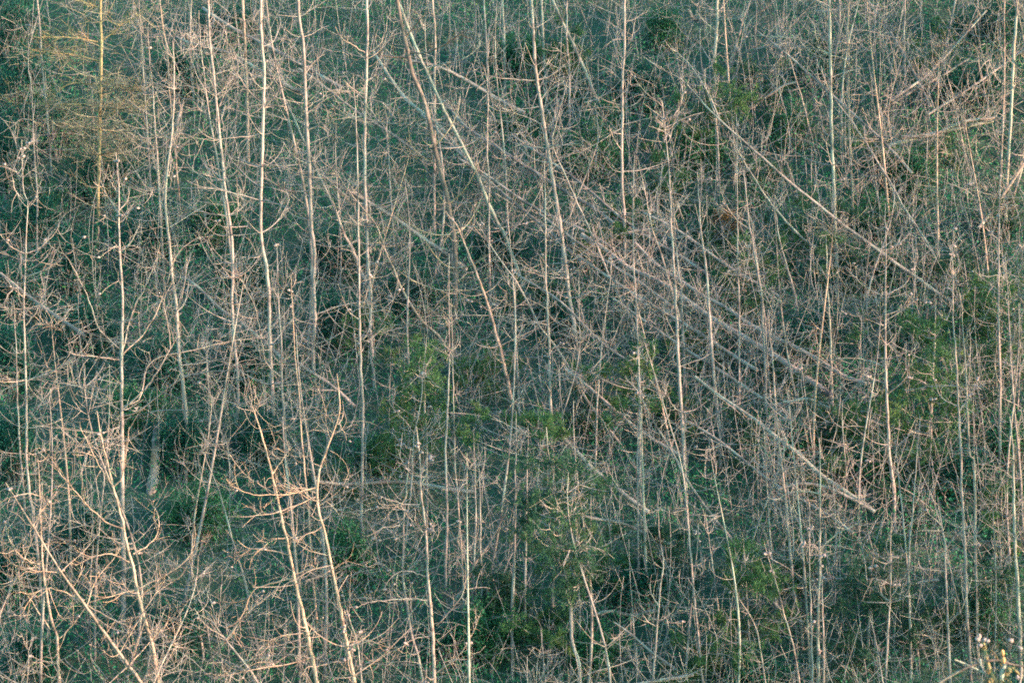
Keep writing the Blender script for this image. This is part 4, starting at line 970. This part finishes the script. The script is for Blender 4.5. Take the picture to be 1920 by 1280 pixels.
# ------------------------------------------------------------------ the crowd of thin saplings between the trees
def sapling_parts(seed, H, c, L, w, tip=True):
    r = np.random.default_rng(seed)
    n = 16
    z = np.linspace(0, H, n)
    k = r.normal(size=4) * .035 * H
    t = z / H
    Ln = np.stack([k[0] * t + k[1] * np.sin(t * 4), k[2] * t + k[3] * np.sin(t * 5), z], 1)
    Ln[0, 2] = -.25
    R = trunk_radius(n, w, True, r)
    mt = MB(); mt.add(*tubes(Ln[None], R[None], 6))
    mc = MB()
    bare_crown(Ln, R, dict(c=c, L=L, cs=.08), r, mc, .0104)
    return mt, mc
SAP = []
for s, (H, c, L, w, bark) in enumerate([(5.2, .6, 62, .022, 'grey'), (4.2, .7, 55, .018, 'pale'), (6.4, .4, 66, .026, 'grey'), (3.2, .8, 55, .015, 'pale'), (5.6, .35, 55, .021, 'lichen'),
                                        (2.4, 1.0, 48, .013, 'grey'), (4.6, .7, 70, .02, 'orange'), (6.0, .5, 58, .024, 'grey'), (3.6, .7, 60, .016, 'grey'), (7.0, .4, 62, .03, 'pale')]):
    mt, mc = sapling_parts(9000 + s, H, c, L, w)
    SAP.append((mt.mesh("trunk", M[bark]), mc.mesh("crown", M['twig_warm' if bark == 'orange' else 'twig'])))

spots = []
rs = np.random.default_rng(77)
tries = 0
taken = [f[:2] for f, _ in LABELLED]
while len(spots) < 60 and tries < 6000:
    tries += 1
    px = rs.uniform(-20, 1940); py = rs.uniform(150, 1500)
    Y = float(ground_depth(py)); x = (px - 960) / FPX * Y
    # more of them to the right and low down
    if rs.uniform() > .55 + .45 * (px / 1920) * (py / 1500) + .15 * (px / 1920): continue
    if px < 260 and py < 1000: continue
    if min(np.hypot(x - a, Y - b) for a, b in taken) < .32: continue
    taken.append((x, Y)); spots.append((px, py, x, Y))
BANDS = [(-1, 330, "high up near the top edge"), (330, 520, "in the upper part of the slope"), (520, 720, "just above the middle of the slope"), (720, 920, "just below the middle of the slope"), (920, 1120, "in the lower part of the slope"), (1120, 1300, "low down near the bottom edge"), (1300, 9999, "below the bottom edge of the frame")]
ORD = "first second third fourth fifth sixth seventh eighth ninth tenth eleventh twelfth thirteenth fourteenth fifteenth sixteenth seventeenth eighteenth nineteenth twentieth twenty-first twenty-second twenty-third twenty-fourth twenty-fifth twenty-sixth twenty-seventh twenty-eighth twenty-ninth thirtieth".split()
def copy_sapling(kind, loc, rot, s, label, group, name="bare_sapling", tilt=(0, 0)):
    root = thing(name, label, "sapling", loc, group)
    root.rotation_euler = (tilt[0], tilt[1], rot)
    root.scale = (s, s, s)
    for nm, me in zip(("trunk", "crown"), SAP[kind]):
        obj(nm, me, root)
for lo, hi, where in BANDS:
    row = sorted([q for q in spots if lo <= q[1] < hi])
    for j, (px, py, x, Y) in enumerate(row):
        k = int(rs.integers(0, len(SAP)))
        copy_sapling(k, (x, Y, float(ground_z(x, Y))), rs.uniform(0, 6.28), rs.uniform(.75, 1.15),
                     f"thin bare sapling rooted {where}, {ORD[min(j, 29)]} from the left", "thin bare saplings between the trees", tilt=(rs.normal() * .07, rs.normal() * .10))

# bare trees added beyond the frame's edges to cast shadows and fill side views
for j in range(34):
    if j < 22:
        x = rs.uniform(11.5, 22); Y = rs.uniform(52, 74)
    elif j < 28:
        x = rs.uniform(-16, -11); Y = rs.uniform(60, 78)
    else:
        x = rs.uniform(-9, 9); Y = rs.uniform(80, 86)
    copy_sapling(int(rs.choice([0, 2, 7, 9])), (x, Y, float(ground_z(x, Y))), rs.uniform(0, 6.28), rs.uniform(1.0, 1.35), "bare tree added outside the frame to cast shadows and fill side views", "bare trees added outside the frame", "added_offframe_tree", (rs.normal() * .05, rs.normal() * .06))

# leafy pines added right of the frame, unseen, to shade the slope, one kind copied; low evening sun reaches the slope between them
def shade_pine(seed, H=7.5, base=1.2):
    r = np.random.default_rng(seed)
    Ln = np.stack([np.sin(np.linspace(0, 2, 14)) * .15, np.cos(np.linspace(0, 3, 14)) * .12, np.linspace(-.3, H, 14)], 1)
    mt = MB(); mt.add(*tubes(Ln[None], trunk_radius(14, .075, True, r)[None], 8))
    n = 62
    z = r.uniform(base, H, n); a = r.uniform(0, 6.28, n); e = (.35 + 1.25 * np.sin(np.clip((H - z) / (H - base + 1.2), 0, 1) * 2.6)) * r.uniform(.5, 1.1, n)
    C = np.stack([np.cos(a) * e, np.sin(a) * e, z + .15], 1)
    P0 = np.stack([np.zeros(n), np.zeros(n), z - .15], 1)
    t = np.linspace(0, 1, 6)[None, :, None]
    B = P0[:, None] * (1 - t) + C[:, None] * t + np.array([0, 0, -.1]) * (t * (1 - t) * 4)
    ba, le = MB(), MB()
    ba.add(*tubes(B, taper(n, 6, np.full(n, .016), np.full(n, .006)), 4))
    needle_clump(le, C, .30, r, 11, 22)
    return mt.mesh("trunk", M['grey']), two_mat_mesh("crown", ba, M['twig'], le, M['needle_dark'])
SP = [shade_pine(31), shade_pine(32), shade_pine(33, 11.5, 6.2), shade_pine(34, 12.5, 7.0)]
SHADE_PINES = [(13.0, 62.0, 2), (14.6, 64.2, 3), (13.2, 66.8, 2), (15.2, 68.6, 3), (13.0, 71.4, 2), (14.4, 73.6, 3), (13.3, 76.4, 2), (15.6, 78.2, 3), (16.8, 62.6, 2), (17.6, 70.8, 3), (17.4, 75.4, 2), (12.8, 79.6, 2),
         (15.0, 74.6, 0), (18.5, 66.5, 1), (19.8, 72.4, 0), (13.6, 78.0, 1), (17.2, 60.0, 0), (21.5, 63.5, 1), (12.6, 60.2, 1), (14.2, 57.6, 0), (13.0, 57.4, 3), (15.0, 59.0, 2), (13.4, 59.9, 3), (13.8, 69.2, 1)]
for j, (x, Y, k) in enumerate(SHADE_PINES):
    s = (.95, 1.05, 1.12)[j % 3]
    root = thing("shade_pine", "green pine added right of the frame to shade the slope", "pine tree", (x, Y, float(ground_z(x, Y))), "green pines added outside the frame for shade")
    root.rotation_euler = (0, 0, j * 1.9); root.scale = (s, s, s)
    for nm, me in zip(("trunk", "crown"), SP[k]): obj(nm, me, root)

# ------------------------------------------------------------------ undergrowth and dead brush that nobody could count
def slope_points(n, r, x0=-12.5, x1=12.5, y0=58.5, y1=84):
    y = r.uniform(y0, y1, n); x = r.uniform(x0, x1, n) * (y / 70)
    return x, y
r = np.random.default_rng(11)
N = 180000
x, y = slope_points(N, r)
mound = .22 + 1.9 * np.clip(n3(x, y, .8) * .6 + n4(x, y, 1.7) * .5 - .33, 0, 1)
cover = n2(x, y, .35) * .6 + n1(x + 9, y, 1.2) * .4
keep = r.uniform(size=N) < np.clip((cover - .26) * 6, .25, 1)
x, y, mound = x[keep], y[keep], mound[keep]
z = ground_z(x, y) + mound * r.uniform(0, 1, len(x)) ** .45 + .03
V, F = leaves(np.stack([x, y, z], 1), .062, .45, r)
tag(obj("undergrowth", mesh_from("undergrowth", V, F, M['under'], False)), "dark green evergreen undergrowth carpeting the slope", None, kind="stuff")

r = np.random.default_rng(12)
N = 18000
x, y = slope_points(N, r, -12, 12)
dn = n4(x + 3, y, .45) * .55 + n3(x, y + 5, 1.1) * .45
ipx = 960 + x / y * FPX; ipy = 640 - ground_z(x, y) / y * FPX
def bump(cx, cy, rx, ry): return np.exp(-((ipx - cx) / rx) ** 2 - ((ipy - cy) / ry) ** 2)
thick = .62 + 1.1 * bump(1150, 500, 320, 300) + .4 * bump(1500, 1050, 400, 300) + .5 * bump(420, 1240, 160, 80) + .5 * bump(60, 720, 130, 120) + .4 * bump(330, 400, 150, 100)
thick = thick - .7 * bump(390, 980, 110, 90) - .6 * bump(1200, 230, 150, 110) - .5 * bump(1520, 610, 70, 70) - .9 * bump(30, 480, 140, 150) - .6 * bump(290, 860, 90, 90) - .9 * bump(10, 150, 130, 170) - .5 * bump(20, 880, 110, 120) - .4 * bump(1850, 200, 120, 80) - .5 * bump(930, 1220, 90, 80) - .5 * bump(800, 500, 90, 60) - .5 * bump(780, 760, 80, 120)
keep = r.uniform(size=N) < np.clip((dn - .36) * 5.0, .08, 1) * np.clip(thick, .05, 1.5) * .72
x, y = x[keep], y[keep]; n = len(x)
hz = r.uniform(0, 1, n) ** 1.7 * 1.35 + .05
P0 = np.stack([x, y, ground_z(x, y) + hz], 1)
D = r.normal(size=(n, 3)) * np.array([1, .8, .75]) + np.array([0, 0, .35])
T = arcs(P0, D, r.uniform(.5, 2.0, n), r.normal(size=(n, 3)) * .85 + np.array([0, 0, .3]), 7, r, .04)
mb = MB()
mb.add(*tubes(T, taper(n, 7, r.uniform(.0055, .0095, n), np.full(n, .0042))))
twigs_on(T, .5, .4, r, mb, .005)
Nf = 22000
x, y = slope_points(Nf, r, -12, 12)
ok = r.uniform(size=Nf) < np.clip((n3(x + 4, y, .6) * .6 + n1(x, y + 2, 1.3) * .4 - .30) * 4.5, .15, 1)
x, y = x[ok], y[ok]; n = len(x)
P0 = np.stack([x, y, ground_z(x, y) + r.uniform(0, 1, n) ** 1.2 * 2.2 + .05], 1)
T = arcs(P0, r.normal(size=(n, 3)) * np.array([1, .8, .7]) + np.array([0, 0, .3]), r.uniform(.3, 1.2, n), r.normal(size=(n, 3)) * .9 + np.array([0, 0, .3]), 6, r, .05)
mb.add(*tubes(T, taper(n, 6, r.uniform(.0028, .0045, n), np.full(n, .0022))))
# whip-thin upright stems
N = 3600
x, y = slope_points(N, r, -12, 12)
k_ = r.uniform(size=N) < .45 + .3 * x / 10
x, y = x[k_], y[k_]; n = len(x)
S = arcs(np.stack([x, y, ground_z(x, y) - .05], 1), np.stack([r.normal(size=n) * .16, r.normal(size=n) * .14, np.ones(n)], 1), r.uniform(.9, 3.0, n), r.normal(size=(n, 3)) * np.array([.25, .25, .1]), 9, r, .03)
mb.add(*tubes(S, taper(n, 9, r.uniform(.006, .011, n), np.full(n, .004)), 4))
twigs_on(S, 4.5, .45, r, mb, .0042)
tag(obj("dead_brush", mb.mesh("dead_brush", M['brush'])), "tangle of grey dead twigs and branches between the trunks", None, kind="stuff")

# ------------------------------------------------------------------ lichened cone-bearing pine top close to the camera, lower right corner
def near_branch():
    r = np.random.default_rng(21)
    Y = 47.0
    k = Y / FPX
    foot_y = 47.0
    c = at(1880, 1330, Y)
    root = thing("pine_branch_top", "lichen-crusted pine top with fat grey and orange cones in the bottom right corner", "pine top", c)
    def P(s, dj=.0):
        p = px_line(s); q = resample(p, max(10, len(p) * 4))
        D = Y + np.linspace(0, dj, len(q))
        return np.stack([(q[:, 0] - 960) / FPX * D, D, (640 - q[:, 1]) / FPX * D], 1)
    # leader that carries the top, down to the soil
    gz = float(ground_z(c[0], Y))
    L = np.vstack([[c[0] + .3, Y, gz - .3], [c[0] + .22, Y, (gz + c[2]) / 2], P("1876,1420 1874,1330 1878,1280 1880,1250")])
    L = resample(L, 40)
    mb = MB(); mb.add(*tubes((L - c)[None], np.linspace(.10, .030, 40)[None], 10))
    obj("trunk", mb.mesh("trunk", M['lichen']), root)
    for s, w0, w1, bark in (("1876,1290 1858,1260 1850,1235 1846,1212 1842,1200", .034, .016, 'mossy'), ("1880,1262 1882,1250 1884,1245", .035, .022, 'lichen'),
                            ("1760,1280 1790,1262 1815,1250 1845,1240 1870,1237 1895,1244 1925,1250", .015, .017, 'dark'), ("1790,1236 1815,1246 1850,1264 1876,1285", .010, .014, 'lichen'),
                            ("1858,1217 1868,1230 1880,1250", .007, .013, 'mossy'), ("1897,1250 1905,1257 1912,1264", .011, .015, 'mossy'), ("1845,1232 1862,1225 1872,1217", .006, .006, 'orange'),
                            ("1915,1250 1914,1270 1910,1290", .013, .016, 'grey'), ("1838,1235 1840,1248 1848,1262", .012, .010, 'lichen')):
        l = P(s, r.uniform(-.2, .2)); mb = MB()
        mb.add(*tubes((l - c)[None], (np.linspace(w0, w1, len(l)) * (1 + .12 * r.normal(size=len(l))))[None], 8))
        T = arcs(l[r.integers(2, len(l), 4)], r.normal(size=(4, 3)), r.uniform(.08, .2, 4), r.normal(size=(4, 3)) * .4, 5, r)
        mb.add(*tubes(T - c, taper(4, 5, np.full(4, .004), np.full(4, .002)), 3))
        obj("limb", mb.mesh("limb", M[bark]), root)
    # knobbly lichen cushions on the wood
    mb = MB()
    for cx, cy, rr in ((1856, 1275, 7), (1866, 1282, 8), (1884, 1268, 8), (1892, 1276, 7), (1878, 1278, 8), (1846, 1216, 5), (1888, 1256, 6), (1852, 1262, 5)):
        p = at(cx, cy, Y) + r.normal(size=3) * .02
        n = 260
        d = unit(r.normal(size=(n, 3))); q = p + d * (rr * k * r.uniform(.5, 1.0, (n, 1)))
        mb.add(*leaves(q - c, .022, .3, r, .9))
    obj("lichen_cushion", mb.mesh("lichen_cushion", M['mossy'], False), root)
    big = cone_mesh("fat_cone", M['cone'], .075, .030, 9); org = cone_mesh("orange_cone", M['cone_orange'], .092, .030, 10)
    for cx, cy, dx, dz, me, s in ((1842, 1203, .7, .9, big, 1.0), (1838, 1199, -1, .25, big, 1.1), (1836, 1196, 0, 1, big, .9), (1846, 1200, 1, -.1, big, 1.0), (1900, 1201, -1, .2, big, 1.1), (1908, 1212, 1, -.5, big, 1.0), (1906, 1265, .4, -1, big, .9),
                                  (1882, 1243, -.1, 1, org, 1.0), (1880, 1229, -.1, 1, org, 1.0), (1842, 1210, -.8, .2, big, .9)):
        o = obj("pine_cone", me, root, at(cx, cy, Y - .05) - c)
        o.rotation_euler = Vector((dx, -.3, dz)).to_track_quat('Z', 'Y').to_euler(); o.scale = (s, s, s)
near_branch()
